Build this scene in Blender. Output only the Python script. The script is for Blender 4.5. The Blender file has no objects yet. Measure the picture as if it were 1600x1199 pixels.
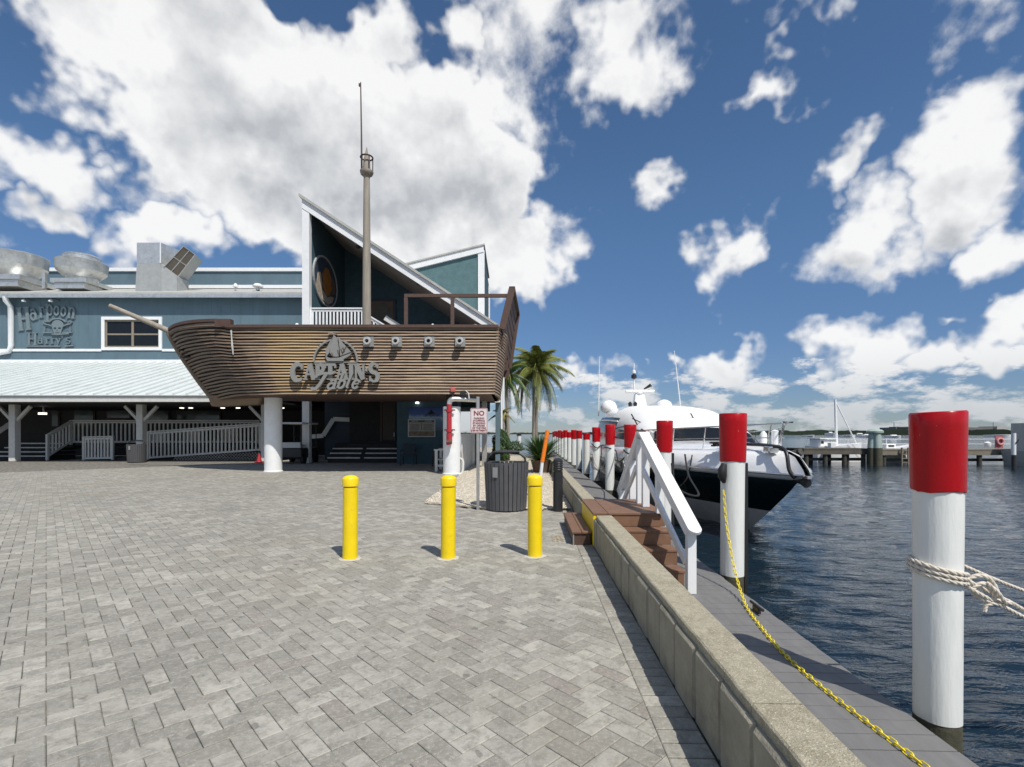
import bpy, bmesh, math, random
from mathutils import Vector, Matrix
R = random.Random(7)
SC = bpy.context.scene
COL = SC.collection
rad = math.radians
# ------------------------------------------------------------------ camera
cam = bpy.data.cameras.new('camera'); camo = bpy.data.objects.new('camera', cam); COL.objects.link(camo)
camo.location = (0, 0, 1.4); camo.rotation_euler = (rad(90), 0, 0)
cam.sensor_width = 36; cam.lens = 36 * 778 / 1600; cam.shift_y = 78.5 / 1600
cam.clip_start = 0.05; cam.clip_end = 9000
SC.camera = camo
SC.view_settings.view_transform = 'Standard'; SC.view_settings.look = 'None'
SC.view_settings.exposure = -.2; SC.view_settings.gamma = 1.0
# ------------------------------------------------------------------ sun
SUN = Vector((.34, -.57, .94)).normalized()
sl = bpy.data.lights.new('sun', 'SUN'); sl.energy = 5.0; sl.angle = rad(.53); sl.color = (1, .955, .88)
so = bpy.data.objects.new('sun', sl); COL.objects.link(so); so.location = (10, -20, 40)
so.rotation_euler = SUN.to_track_quat('Z', 'Y').to_euler()
# ------------------------------------------------------------------ node helpers
class NT:
    def __init__(s, tree): s.t = tree
    def n(s, kind, **kw):
        nd = s.t.nodes.new(kind)
        for k, v in kw.items(): setattr(nd, k, v)
        return nd
    def put(s, sock, v):
        if isinstance(v, bpy.types.NodeSocket): s.t.links.new(v, sock)
        elif v is not None:
            try: sock.default_value = v
            except Exception: sock.default_value = (*v, 1) if len(v) == 3 else v
    def m(s, op, a, b=None, c=None, clamp=False):
        nd = s.n('ShaderNodeMath', operation=op, use_clamp=clamp)
        for i, v in enumerate((a, b, c)):
            if v is not None: s.put(nd.inputs[i], v)
        return nd.outputs[0]
    def mix(s, f, a, b, blend='MIX'):
        nd = s.n('ShaderNodeMix', data_type='RGBA', blend_type=blend)
        s.put(nd.inputs[0], f); s.put(nd.inputs[6], a); s.put(nd.inputs[7], b)
        return nd.outputs[2]
    def noise(s, vec, scale, detail=3, rough=.55, dist=0, out=0):
        nd = s.n('ShaderNodeTexNoise')
        if vec is not None: s.put(nd.inputs['Vector'], vec)
        nd.inputs['Scale'].default_value = scale; nd.inputs['Detail'].default_value = detail
        nd.inputs['Roughness'].default_value = rough; nd.inputs['Distortion'].default_value = dist
        return nd.outputs[out]
    def ramp(s, f, stops):
        nd = s.n('ShaderNodeValToRGB'); s.put(nd.inputs[0], f)
        e = nd.color_ramp.elements
        while len(e) < len(stops): e.new(.5)
        for i, (p, c) in enumerate(stops):
            e[i].position = p; e[i].color = (*c, 1) if not isinstance(c, float) else (c, c, c, 1)
        return nd.outputs[0]
    def smooth(s, x, a, b, lo=0., hi=1.):
        nd = s.n('ShaderNodeMapRange', interpolation_type='SMOOTHSTEP')
        for i, v in enumerate((x, a, b, lo, hi)): s.put(nd.inputs[i], v)
        return nd.outputs[0]
    def scalev(s, vec, sc):
        nd = s.n('ShaderNodeVectorMath', operation='MULTIPLY'); s.put(nd.inputs[0], vec); nd.inputs[1].default_value = sc
        return nd.outputs[0]
# ------------------------------------------------------------------ world: Nishita sky with a field of fair-weather cumulus
W = bpy.data.worlds.new('World'); SC.world = W; W.use_nodes = True
W.node_tree.nodes.clear(); w = NT(W.node_tree)
sky = w.n('ShaderNodeTexSky', sky_type='NISHITA', sun_disc=False)
sky.sun_elevation = math.asin(SUN.z); sky.sun_rotation = math.atan2(SUN.x, SUN.y)
sky.air_density = 1.0; sky.dust_density = .1; sky.ozone_density = 2.6; sky.altitude = 0
d = w.n('ShaderNodeTexCoord').outputs['Generated']
warp = w.n('ShaderNodeVectorMath', operation='MULTIPLY_ADD')
wn = w.n('ShaderNodeVectorMath', operation='SUBTRACT'); w.put(wn.inputs[0], w.noise(d, 5.5, 4, .6, out=1)); wn.inputs[1].default_value = (.5, .5, .5)
w.put(warp.inputs[0], wn.outputs[0]); warp.inputs[1].default_value = (.34, .34, .28); w.put(warp.inputs[2], d)
sp = w.n('ShaderNodeSeparateXYZ'); w.put(sp.inputs[0], warp.outputs[0])
sp0 = w.n('ShaderNodeSeparateXYZ'); w.put(sp0.inputs[0], d)
az = w.m('ARCTAN2', sp.outputs[0], sp.outputs[1]); el = w.m('ARCSINE', sp.outputs[2], clamp=False)
el0 = w.m('ARCSINE', sp0.outputs[2]); az0 = w.m('ARCTAN2', sp0.outputs[0], sp0.outputs[1])
def azel(x, y):
    a = math.atan((x - 800) / 778); return a, math.atan((678 - y) / (778 / math.cos(a)))
CLOUDS = [(360, 165, 255, 215, 3.4), (620, 240, 250, 180, 3.0), (330, 20, 190, 130, 2.4), (490, 345, 275, 100, 1.7), (530, 30, 140, 90, 1.2),
          (820, 150, 90, 210, .72), (800, 395, 100, 65, 1.1), (60, 275, 135, 70, .95), (40, 335, 90, 36, .8),
          (990, 55, 120, 85, .82), (1225, 110, 85, 50, .82), (1245, 20, 80, 60, .6), (1040, 305, 48, 46, .72), (1130, 395, 55, 66, .78),
          (1285, 250, 52, 46, .76), (1345, 370, 112, 88, 1.05), (1500, 290, 120, 125, 1.05), (1580, 390, 90, 70, .95), (1530, 40, 150, 70, .55),
          (1150, 548, 100, 30, .95), (1340, 545, 80, 52, 1.0), (1460, 570, 80, 34, .9), (1585, 548, 80, 44, 1.0), (920, 575, 70, 24, .8), (1500, 505, 40, 14, .5), (1020, 545, 20, 12, .6),
          (-260, 260, 260, 120, 1.0), (-160, 480, 160, 60, .8), (1900, 200, 240, 160, 1.0), (1950, 500, 180, 60, .9), (240, 385, 110, 40, .9)]
field = None
for (cx, cy, rx, ry, wt) in CLOUDS:
    a0, e0 = azel(cx, cy); a1, _ = azel(cx + rx, cy); a2, _ = azel(cx - rx, cy); _, e1 = azel(cx, cy - ry); _, e2 = azel(cx, cy + ry)
    ra, re = (a1 - a2) / 2, (e1 - e2) / 2
    dx = w.m('MULTIPLY', w.m('SUBTRACT', az, a0), 1 / ra); dy = w.m('MULTIPLY', w.m('SUBTRACT', el, e0), 1 / re)
    q = w.m('SQRT', w.m('ADD', w.m('MULTIPLY', dx, dx), w.m('MULTIPLY', dy, dy)))
    v = w.m('MULTIPLY', w.m('SUBTRACT', 1.12, q), wt)
    field = v if field is None else w.m('MAXIMUM', field, v)
# the rest of the dome: scattered cumulus of the same kind
rest = w.m('MULTIPLY', w.m('SUBTRACT', w.noise(d, 2.6, 2, .5), .5), 4.0)
side = w.smooth(w.m('ABSOLUTE', az0), .95, 1.25)
over = w.smooth(el0, .75, .95)
rest = w.m('SUBTRACT', rest, w.m('MULTIPLY', w.m('SUBTRACT', 1.0, w.m('MAXIMUM', side, over)), 4.0))
field = w.m('MAXIMUM', field, rest)
# low bank of distant clouds along the horizon
cmb = w.n('ShaderNodeCombineXYZ'); w.put(cmb.inputs[0], w.m('MULTIPLY', az0, 1.0)); w.put(cmb.inputs[1], w.m('MULTIPLY', el0, 2.3))
bank = w.noise(cmb.outputs[0], 9.0, 8, .6)
bank = w.m('MULTIPLY', w.m('SUBTRACT', bank, .445), 6.0)
bank = w.m('SUBTRACT', bank, w.m('MULTIPLY', w.smooth(el0, .10, .19), 3.5))
fbm = w.m('SUBTRACT', w.noise(d, 6.5, 9, .56, .1), .5)
fine = w.m('SUBTRACT', w.noise(d, 26.0, 6, .62), .5)
dens = w.m('ADD', w.m('SUBTRACT', field, .1), w.m('ADD', w.m('MULTIPLY', fbm, 1.8), w.m('MULTIPLY', fine, .45)))
dens = w.m('MAXIMUM', dens, w.m('ADD', w.m('MULTIPLY', bank, .8), w.m('MULTIPLY', fine, .3)))
alpha = w.smooth(dens, .0, .55)
alpha = w.m('MULTIPLY', alpha, .97)
# thick hearts of the clouds turn grey underneath; thin rims stay white
lump = w.noise(d, 3.6, 6, .5)
upv = w.n('ShaderNodeVectorMath', operation='ADD'); w.put(upv.inputs[0], d); upv.inputs[1].default_value = (.012, -.01, .04)
puff = w.m('SUBTRACT', w.noise(d, 9.0, 5, .55), w.noise(upv.outputs[0], 9.0, 5, .55))
thick = None
for (cx, cy, rx, ry) in ((560, 330, 270, 130), (420, 215, 210, 130), (1500, 350, 110, 60), (1345, 400, 90, 40), (60, 330, 100, 30)):
    a0, e0 = azel(cx, cy); a1, _ = azel(cx + rx, cy); _, e1 = azel(cx, cy - ry)
    dx = w.m('MULTIPLY', w.m('SUBTRACT', az, a0), 1 / (a1 - a0)); dy = w.m('MULTIPLY', w.m('SUBTRACT', el, e0), 1 / (e1 - e0))
    v = w.m('SUBTRACT', 1.1, w.m('SQRT', w.m('ADD', w.m('MULTIPLY', dx, dx), w.m('MULTIPLY', dy, dy))))
    thick = v if thick is None else w.m('MAXIMUM', thick, v)
core = w.smooth(w.m('ADD', w.m('ADD', w.m('MULTIPLY', w.m('MINIMUM', dens, 1.6), .45), w.m('MULTIPLY', w.m('MAXIMUM', thick, 0.), .95)), w.m('MULTIPLY', w.m('SUBTRACT', lump, .5), 1.6)), .35, 1.75)
core = w.m('SUBTRACT', core, w.m('MULTIPLY', puff, 1.9), clamp=True)
low = w.smooth(el0, .0, .16)
ccol = w.mix(core, (11.0, 11.0, 11.0, 1), (5.9, 6.15, 6.5, 1))
ccol = w.mix(low, (6.6, 7.0, 7.4, 1), ccol)
skyc = w.mix(1.0, sky.outputs[0], (.80, 1.0, 1.15, 1), 'MULTIPLY')
skyc = w.mix(w.smooth(el0, .0, .45, 1.0, 0.), skyc, (.63, .61, .73, 1), 'MULTIPLY')
col = w.mix(alpha, skyc, ccol)
bg = w.n('ShaderNodeBackground'); w.put(bg.inputs[0], col); bg.inputs[1].default_value = .1
wo = w.n('ShaderNodeOutputWorld'); w.t.links.new(bg.outputs[0], wo.inputs[0])
W.cycles.sampling_method = 'MANUAL'; W.cycles.sample_map_resolution = 512
# ------------------------------------------------------------------ materials
MATS = {}
def mat(name, c, rough=.6, var=.12, scale=6., bump=0., bscale=40., metal=0., spec=.5, c2=None, fac=(.45, .65), stretch=None, coat=0., streak=None):
    """Principled surface: base colour with noise mottling, optional second colour in patches (wear, stains), fine relief."""
    if name in MATS: return MATS[name]
    m = bpy.data.materials.new(name); m.use_nodes = True; MATS[name] = m
    t = NT(m.node_tree); b = m.node_tree.nodes['Principled BSDF']
    pos = t.n('ShaderNodeNewGeometry').outputs['Position']
    vec = t.scalev(pos, stretch) if stretch else pos
    n1 = t.noise(vec, scale, 5, .6)
    lo = tuple(x * (1 - var) for x in c); hi = tuple(min(1, x * (1 + var)) for x in c)
    colr = t.ramp(n1, [(.3, lo), (.7, hi)])
    if c2:
        n2 = t.noise(vec, scale * .45, 6, .65, .4)
        colr = t.mix(t.smooth(n2, fac[0], fac[1]), colr, (*c2, 1))
    t.put(b.inputs['Base Color'], colr)
    rn = t.noise(vec, scale * 2.3, 3)
    t.put(b.inputs['Roughness'], t.smooth(rn, .2, .8, max(.02, rough - .08), min(1, rough + .08)))
    b.inputs['Metallic'].default_value = metal; b.inputs['Specular IOR Level'].default_value = spec
    if coat: b.inputs['Coat Weight'].default_value = coat; b.inputs['Coat Roughness'].default_value = .08
    if bump:
        bn = t.n('ShaderNodeBump'); bn.inputs['Strength'].default_value = bump; bn.inputs['Distance'].default_value = .01
        t.put(bn.inputs['Height'], t.noise(vec, bscale, 5, .6)); t.t.links.new(bn.outputs[0], b.inputs['Normal'])
    return m
def emit(name, c, s):
    m = bpy.data.materials.new(name); m.use_nodes = True; b = m.node_tree.nodes['Principled BSDF']
    b.inputs['Base Color'].default_value = (*c, 1); b.inputs['Emission Color'].default_value = (*c, 1); b.inputs['Emission Strength'].default_value = s
    return m
# pavers: each brick its own tone, from a per-brick value (mesh attribute + object random)
def paver_mat():
    m = bpy.data.materials.new('paver'); m.use_nodes = True; t = NT(m.node_tree); b = m.node_tree.nodes['Principled BSDF']
    at = t.n('ShaderNodeAttribute', attribute_name='tint').outputs['Fac']
    ob = t.n('ShaderNodeObjectInfo').outputs['Random']
    r = t.m('FRACT', t.m('ADD', at, ob))
    r2 = t.m('FRACT', t.m('MULTIPLY', r, 17.31))
    pos = t.n('ShaderNodeNewGeometry').outputs['Position']
    base = t.ramp(r, [(0., (.265, .25, .216)), (.35, (.325, .31, .268)), (.7, (.375, .358, .31)), (1., (.46, .438, .38))])
    base = t.mix(t.smooth(r2, .93, .97), base, (.30, .268, .235, 1))
    mott = t.noise(pos, 13, 7, .75, .4)
    base = t.mix(t.smooth(mott, .40, .66, .0, .7), base, (.20, .19, .162, 1))
    m3 = t.noise(pos, 42, 5, .75)
    base = t.mix(t.smooth(m3, .48, .68, 0, .6), base, (.46, .445, .395, 1))
    dirt = t.noise(pos, .55, 5, .6, .3)
    base = t.mix(t.smooth(dirt, .48, .72, 0., .55), base, (.29, .262, .21, 1))
    speck = t.noise(pos, 120, 2, .5)
    base = t.mix(t.smooth(speck, .64, .72, 0, .55), base, (.5, .49, .46, 1))
    blot = t.noise(pos, 2.2, 6, .7, .8)
    base = t.mix(t.smooth(blot, .62, .70, 0, .5), base, (.46, .45, .43, 1))
    spot = t.noise(pos, 8.5, 1, .3)
    base = t.mix(t.smooth(spot, .715, .74, 0, .5), base, (.12, .112, .10, 1))
    grime = t.noise(t.scalev(pos, (1, .35, 1)), .38, 6, .65, .6)
    base = t.mix(t.smooth(grime, .52, .74, 0, .42), base, (.17, .16, .14, 1))
    t.put(b.inputs['Base Color'], base); b.inputs['Roughness'].default_value = .86; b.inputs['Specular IOR Level'].default_value = .3
    bn = t.n('ShaderNodeBump'); bn.inputs['Strength'].default_value = .55; bn.inputs['Distance'].default_value = .006
    t.put(bn.inputs['Height'], t.noise(pos, 70, 5, .7)); t.t.links.new(bn.outputs[0], b.inputs['Normal'])
    return m
def water_mat():
    m = bpy.data.materials.new('water'); m.use_nodes = True; t = NT(m.node_tree); b = m.node_tree.nodes['Principled BSDF']
    b.inputs['Base Color'].default_value = (.008, .019, .03, 1); b.inputs['Roughness'].default_value = .045
    b.inputs['IOR'].default_value = 1.33; b.inputs['Specular IOR Level'].default_value = .5
    pos = t.n('ShaderNodeNewGeometry').outputs['Position']
    a = t.noise(t.scalev(pos, (.8, 2.2, 1)), 2.6, 4, .55, .4); c = t.noise(t.scalev(pos, (.5, 1.2, 1)), .5, 3, .5, .3)
    h = t.m('ADD', t.m('MULTIPLY', a, .062), t.m('MULTIPLY', c, .08))
    bn = t.n('ShaderNodeBump'); bn.inputs['Strength'].default_value = .7; bn.inputs['Distance'].default_value = 1.0
    t.put(bn.inputs['Height'], h); t.t.links.new(bn.outputs[0], b.inputs['Normal'])
    return m
PAVER = paver_mat(); WATER = water_mat()
def teal_mat(name, c, groove):
    m = mat(name, c, .55, .1, 1.4, .25, 30, c2=tuple(x * 1.18 for x in c), fac=(.5, .75), stretch=(1, 1, .35))
    return m
TEAL = teal_mat('teal_siding', (.105, .165, .20), 0); TEALD = mat('teal_stucco_shaded', (.05, .105, .132), .75, .15, 3, .6, 12)  # darker stucco copy for shaded walls, the shade put into its colour
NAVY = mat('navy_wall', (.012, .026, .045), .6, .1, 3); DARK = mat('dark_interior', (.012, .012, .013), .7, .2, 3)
WHITE = mat('white_paint', (.78, .79, .78), .5, .05, 5, .15, 60, c2=(.66, .66, .63), fac=(.6, .8))
TRIM = mat('white_trim', (.8, .81, .81), .45, .04, 4, .08, 50, c2=(.68, .68, .66), fac=(.62, .8))
RAILW = mat('grey_white_rail', (.60, .60, .57), .6, .08, 6, .1, 50)
ROOFM = mat('metal_roof', (.62, .66, .65), .5, .05, 1.2, 0, 40, c2=(.56, .6, .59), fac=(.5, .7))
ROOFG = mat('roof_membrane', (.42, .42, .39), .8, .12, 2, .3, 30)
GALV = mat('galvanised_metal', (.62, .63, .62), .38, .12, 5, .05, 30, metal=.75, c2=(.45, .45, .43), fac=(.5, .75))
DUCT = mat('duct_metal', (.42, .43, .42), .5, .1, 4, .05, 30, metal=.3)
TAN = mat('tan_frame', (.25, .21, .16), .6)
GLASS = mat('dark_glass', (.012, .014, .016), .12, .05, 3, spec=.35)
GLASSI = mat('dim_glass', (.06, .075, .07), .1, .3, .6, spec=.6)
YEL = mat('yellow_plastic', (.85, .62, .004), .38, .05, 7, .1, 25, c2=(.74, .52, .006), fac=(.55, .8))
RED = mat('red_paint', (.43, .001, .006), .32, .1, 5, .2, 14, spec=.3, c2=(.36, .002, .006), fac=(.5, .7), stretch=(1, 1, .3))
PILEW = mat('white_piling', (.76, .77, .73), .5, .05, 7, 1.0, 6, c2=(.58, .6, .57), fac=(.58, .8), stretch=(1.6, 1.6, .25))
PILEB = mat('wet_piling', (.07, .065, .04), .7, .3, 9, .6, 30)
rt_ = NT(RED.node_tree); rb_ = RED.node_tree.nodes['Principled BSDF']; oc_ = rb_.inputs['Base Color'].links[0].from_socket; rp_ = rt_.n('ShaderNodeNewGeometry').outputs['Position']
rt_.put(rb_.inputs['Base Color'], rt_.mix(rt_.smooth(rt_.noise(rp_, 42, 2, .5), .765, .78), oc_, (.7, .62, .6, 1)))
yt_ = NT(YEL.node_tree); yb_ = YEL.node_tree.nodes['Principled BSDF']; oc_ = yb_.inputs['Base Color'].links[0].from_socket; yp_ = yt_.n('ShaderNodeNewGeometry').outputs['Position']
yz_ = yt_.n('ShaderNodeSeparateXYZ'); yt_.put(yz_.inputs[0], yp_)
scf = yt_.m('MULTIPLY', yt_.smooth(yt_.noise(yp_, 24, 6, .7), .56, .72), .45)
yt_.put(yb_.inputs['Base Color'], yt_.mix(scf, oc_, (.45, .34, .05, 1)))
BLACKR = mat('black_rubber', (.015, .015, .016), .6)
CONC = mat('concrete', (.30, .275, .21), .85, .16, 7, .7, 55, c2=(.2, .18, .13), fac=(.5, .72))
COPE = mat('concrete_coping', (.40, .36, .26), .85, .2, 26, 1.0, 120, c2=(.30, .265, .18), fac=(.45, .7))
ct = NT(COPE.node_tree); cb_ = COPE.node_tree.nodes['Principled BSDF']; oldc = cb_.inputs['Base Color'].links[0].from_socket; cp_ = ct.n('ShaderNodeNewGeometry').outputs['Position']
ct.put(cb_.inputs['Base Color'], ct.mix(ct.smooth(ct.noise(cp_, 95, 3, .6), .56, .66, 0, .85), oldc, (.62, .57, .45, 1)))
DECK = mat('grey_decking', (.175, .172, .168), .65, .12, 9, .2, 40, c2=(.21, .207, .2), fac=(.55, .8), stretch=(1.5, .4, 1))
BROWN = mat('brown_composite', (.195, .104, .06), .6, .14, 9, .15, 50, c2=(.235, .135, .085), fac=(.5, .75))
DKBR = mat('dark_brown_wood', (.085, .048, .036), .65, .15, 7, .2, 40)
GREYP = mat('grey_slat', (.085, .085, .09), .5, .1, 8, .05, 40)
BLACKM = mat('black_metal', (.022, .022, .024), .4, .1, 6)
GALP = mat('post_steel', (.34, .34, .33), .5, .12, 9, metal=.4)
ORANGE = mat('orange_plastic', (.9, .22, .01), .45, .06, 8)
SIGNW = mat('sign_face', (.72, .64, .63), .45, .04, 6)
SIGNR = mat('sign_red', (.22, .03, .035), .5)
LETTER = mat('sign_grey', (.235, .235, .22), .55, .06, 6, .1, 40)
LETTERB = mat('sign_blue_grey', (.17, .215, .23), .55, .06, 6, .1, 40)
MASTW = mat('weathered_wood', (.30, .265, .215), .75, .2, 9, .5, 40, stretch=(1, 1, .12))
GEL = mat('white_gelcoat', (.84, .84, .83), .22, .02, 2, coat=.3)
CANV = mat('white_canvas', (.82, .82, .80), .7, .03, 3, .2, 20)
HULLD = mat('dark_hull', (.006, .013, .013), .12, .05, 2, coat=.5)
STEEL = mat('stainless', (.7, .7, .7), .2, .05, 8, metal=.9)
ROPE = mat('cream_rope', (.66, .60, .51), .85, .15, 40, .4, 160)
ROPEB = mat('black_rope', (.02, .02, .022), .8)
CHAIN = mat('yellow_chain', (.82, .66, .03), .45, .12, 12)
PIERW = mat('weathered_pier', (.20, .175, .135), .85, .25, 3, .4, 20, stretch=(.4, 1, 1))
PIERD = mat('dark_pier', (.06, .055, .045), .85, .25, 3)
GREENP = mat('aged_copper_green', (.36, .44, .40), .7, .15, 3, c2=(.28, .34, .3), stretch=(1, 1, .3))
TRUNK = mat('palm_trunk', (.26, .23, .19), .85, .2, 6, .6, 25, stretch=(1, 1, 3))
LEAF1 = mat('palm_leaf', (.17, .195, .045), .5, .3, 3, spec=.4); LEAF1.node_tree.nodes['Principled BSDF'].inputs['Subsurface Weight'].default_value = 0
LEAF2 = mat('dark_leaf', (.04, .085, .018), .5, .35, 4); LEAF3 = mat('agave_leaf', (.065, .12, .028), .45, .3, 5)
RACH = mat('palm_rachis', (.36, .32, .11), .6)
TERRA = mat('clay_pot', (.12, .075, .055), .8, .2, 8)
SHELL = mat('white_shell', (.66, .60, .49), .85, .16, 60, .5, 200)
SAND = mat('shell_bed', (.52, .46, .36), .9, .18, 30, .8, 90, c2=(.42, .37, .28))
BED = mat('joint_sand', (.13, .122, .105), .95, .2, 20, c2=(.27, .25, .21), fac=(.45, .6))
LAND = mat('sandy_ground', (.38, .345, .28), .9, .15, 1.5, .4, 30)
BOATW = mat('boat_white', (.8, .8, .79), .35, .03, 2)
SHORE = mat('far_trees', (.035, .055, .03), .9, .35, .02)
CONDO = mat('far_condo', (.16, .15, .15), .8, .1, .05)
CHAIRM = mat('chair_blue_grey', (.02, .035, .05), .5)
LAMP = emit('lamp_glow', (1, .95, .85), 2.2)
# hull planking: brown weathered boards, blonder towards the middle, darker at the bow
def plank_mat():
    m = bpy.data.materials.new('hull_plank'); m.use_nodes = True; t = NT(m.node_tree); b = m.node_tree.nodes['Principled BSDF']
    pos = t.n('ShaderNodeNewGeometry').outputs['Position']
    rnd = t.n('ShaderNodeObjectInfo').outputs['Random']
    g = t.noise(t.scalev(pos, (.9, 2, 9)), 3.2, 6, .65, .3)
    base = t.ramp(g, [(.25, (.15, .098, .062)), (.5, (.30, .212, .142)), (.75, (.44, .335, .235))])
    p2 = t.noise(t.scalev(pos, (.55, 1, .5)), .8, 4, .6, .4)
    base = t.mix(t.smooth(p2, .48, .68, 0, .75), base, (.42, .31, .19, 1))
    p3 = t.noise(t.scalev(pos, (.5, 1, 3)), 1.7, 5, .65, .5)
    base = t.mix(t.smooth(p3, .55, .75, 0, .6), base, (.42, .355, .285, 1))
    bow = t.n('ShaderNodeSeparateXYZ'); t.put(bow.inputs[0], pos)
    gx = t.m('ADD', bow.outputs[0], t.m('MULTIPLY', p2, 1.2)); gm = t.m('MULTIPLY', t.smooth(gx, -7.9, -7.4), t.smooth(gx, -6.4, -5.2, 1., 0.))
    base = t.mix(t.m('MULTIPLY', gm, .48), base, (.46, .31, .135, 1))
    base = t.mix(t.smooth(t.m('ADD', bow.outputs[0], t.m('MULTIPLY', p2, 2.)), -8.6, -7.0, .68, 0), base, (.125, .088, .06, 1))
    base = t.mix(t.m('MULTIPLY', rnd, .25), base, (.15, .108, .078, 1))
    t.put(b.inputs['Base Color'], base); b.inputs['Roughness'].default_value = .6
    bn = t.n('ShaderNodeBump'); bn.inputs['Strength'].default_value = .5; bn.inputs['Distance'].default_value = .01
    t.put(bn.inputs['Height'], g); t.t.links.new(bn.outputs[0], b.inputs['Normal'])
    return m
PLANK = plank_mat()
# ------------------------------------------------------------------ mesh helpers
ALPHA = math.atan(.0334); CA, SA = math.cos(ALPHA), math.sin(ALPHA)
def D(u, v, z=0): return Vector((u * CA + v * SA, -u * SA + v * CA, z))
def P(x, y, Y): return Vector(((x - 800) * Y / 778, Y, 1.4 + (678 - y) * Y / 778))
BASE = {}
def root_of(o):
    while o.parent: o = o.parent
    return o
def tag(o, label, cat, group=None, kind=None):
    if label: o['label'] = label
    if cat: o['category'] = cat
    if group: o['group'] = group
    if kind: o['kind'] = kind
    return o
def thing(name, label, cat, base=(0, 0, 0), frame='W', group=None, kind=None):
    o = bpy.data.objects.new(name, None); COL.objects.link(o); o.empty_display_size = .2
    b = Vector(base); BASE[o.name] = b
    if frame == 'D': o.location = D(*b); o.rotation_euler = (0, 0, -ALPHA)
    else: o.location = b
    return tag(o, label, cat, group, kind)
class MB:
    def __init__(s): s.v = []; s.f = []; s.mi = []; s.cur = 0
    def add(s, vs, fs):
        o = len(s.v); s.v += [tuple(p) for p in vs]
        for f in fs: s.f.append(tuple(i + o for i in f)); s.mi.append(s.cur)
        return s
    def box(s, x0, x1, y0, y1, z0, z1):
        return s.add([(x0, y0, z0), (x1, y0, z0), (x1, y1, z0), (x0, y1, z0), (x0, y0, z1), (x1, y0, z1), (x1, y1, z1), (x0, y1, z1)],
                     [(0, 3, 2, 1), (4, 5, 6, 7), (0, 1, 5, 4), (1, 2, 6, 5), (2, 3, 7, 6), (3, 0, 4, 7)])
    def hexa(s, pts): return s.add(pts, [(0, 3, 2, 1), (4, 5, 6, 7), (0, 1, 5, 4), (1, 2, 6, 5), (2, 3, 7, 6), (3, 0, 4, 7)])
    def beam(s, p, q, wd, ht, up=(0, 0, 1)):
        p, q = Vector(p), Vector(q); d_ = (q - p).normalized(); a = d_.cross(Vector(up))
        if a.length < 1e-4: a = d_.cross(Vector((0, 1, 0)))
        a.normalize(); b_ = a.cross(d_); a *= wd / 2; b_ *= ht / 2
        return s.hexa([p - a - b_, p + a - b_, q + a - b_, q - a - b_, p - a + b_, p + a + b_, q + a + b_, q - a + b_])
    def tube(s, pts, r, n=8, caps=True):
        pts = [Vector(p) for p in pts]; rr = r if isinstance(r, (list, tuple)) else [r] * len(pts)
        vs = []; fs = []; prev = None
        for i, p in enumerate(pts):
            t_ = (pts[min(i + 1, len(pts) - 1)] - pts[max(i - 1, 0)]).normalized()
            if prev is None:
                a = t_.cross(Vector((0, 0, 1)))
                if a.length < .05: a = t_.cross(Vector((1, 0, 0)))
            else: a = prev - t_ * prev.dot(t_)
            a.normalize(); prev = a; b_ = t_.cross(a)
            for k in range(n):
                an = 2 * math.pi * k / n; vs.append(p + (a * math.cos(an) + b_ * math.sin(an)) * rr[i])
        for i in range(len(pts) - 1):
            for k in range(n):
                k2 = (k + 1) % n; fs.append((i * n + k, i * n + k2, (i + 1) * n + k2, (i + 1) * n + k))
        if caps: fs.append(tuple(range(n))[::-1]); fs.append(tuple((len(pts) - 1) * n + k for k in range(n)))
        return s.add(vs, fs)
    def lathe(s, prof, c=(0, 0, 0), n=24, jit=0., caps=True, lean=(0, 0)):
        vs = []; fs = []; z0 = prof[0][1]
        for (r, z) in prof:
            for k in range(n):
                an = 2 * math.pi * k / n; rr = r * (1 + (R.uniform(-jit, jit) if jit else 0))
                vs.append((c[0] + rr * math.cos(an) + lean[0] * (z - z0), c[1] + rr * math.sin(an) + lean[1] * (z - z0), c[2] + z))
        for i in range(len(prof) - 1):
            for k in range(n):
                k2 = (k + 1) % n; fs.append((i * n + k, i * n + k2, (i + 1) * n + k2, (i + 1) * n + k))
        if caps: fs.append(tuple(range(n))[::-1]); fs.append(tuple((len(prof) - 1) * n + k for k in range(n)))
        return s.add(vs, fs)
    def prism(s, poly, fn, d0, d1):
        n = len(poly); vs = [fn(x, y, d0) for x, y in poly] + [fn(x, y, d1) for x, y in poly]
        return s.add(vs, [tuple(range(n))[::-1], tuple(range(n, 2 * n))] + [(i, (i + 1) % n, n + (i + 1) % n, n + i) for i in range(n)])
    def ribbon(s, pts, wd, fn, d0, d1, closed=False):
        P2 = [Vector(p) for p in pts]; n = len(P2); L = []; Rr = []
        for i, p in enumerate(P2):
            a = P2[(i - 1) % n] if (closed or i > 0) else p; b_ = P2[(i + 1) % n] if (closed or i < n - 1) else p
            t_ = (b_ - a); t_ = t_.normalized() if t_.length else Vector((1, 0)); nn = Vector((-t_.y, t_.x))
            w_ = wd[i] if isinstance(wd, (list, tuple)) else wd
            L.append(p + nn * w_ / 2); Rr.append(p - nn * w_ / 2)
        for i in range(n if closed else n - 1):
            j = (i + 1) % n; q = [Rr[i], Rr[j], L[j], L[i]]
            s.add([fn(a.x, a.y, d0) for a in q] + [fn(a.x, a.y, d1) for a in q], [(4, 5, 6, 7), (0, 1, 5, 4), (2, 3, 7, 6), (1, 2, 6, 5), (3, 0, 4, 7)])
        return s
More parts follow.
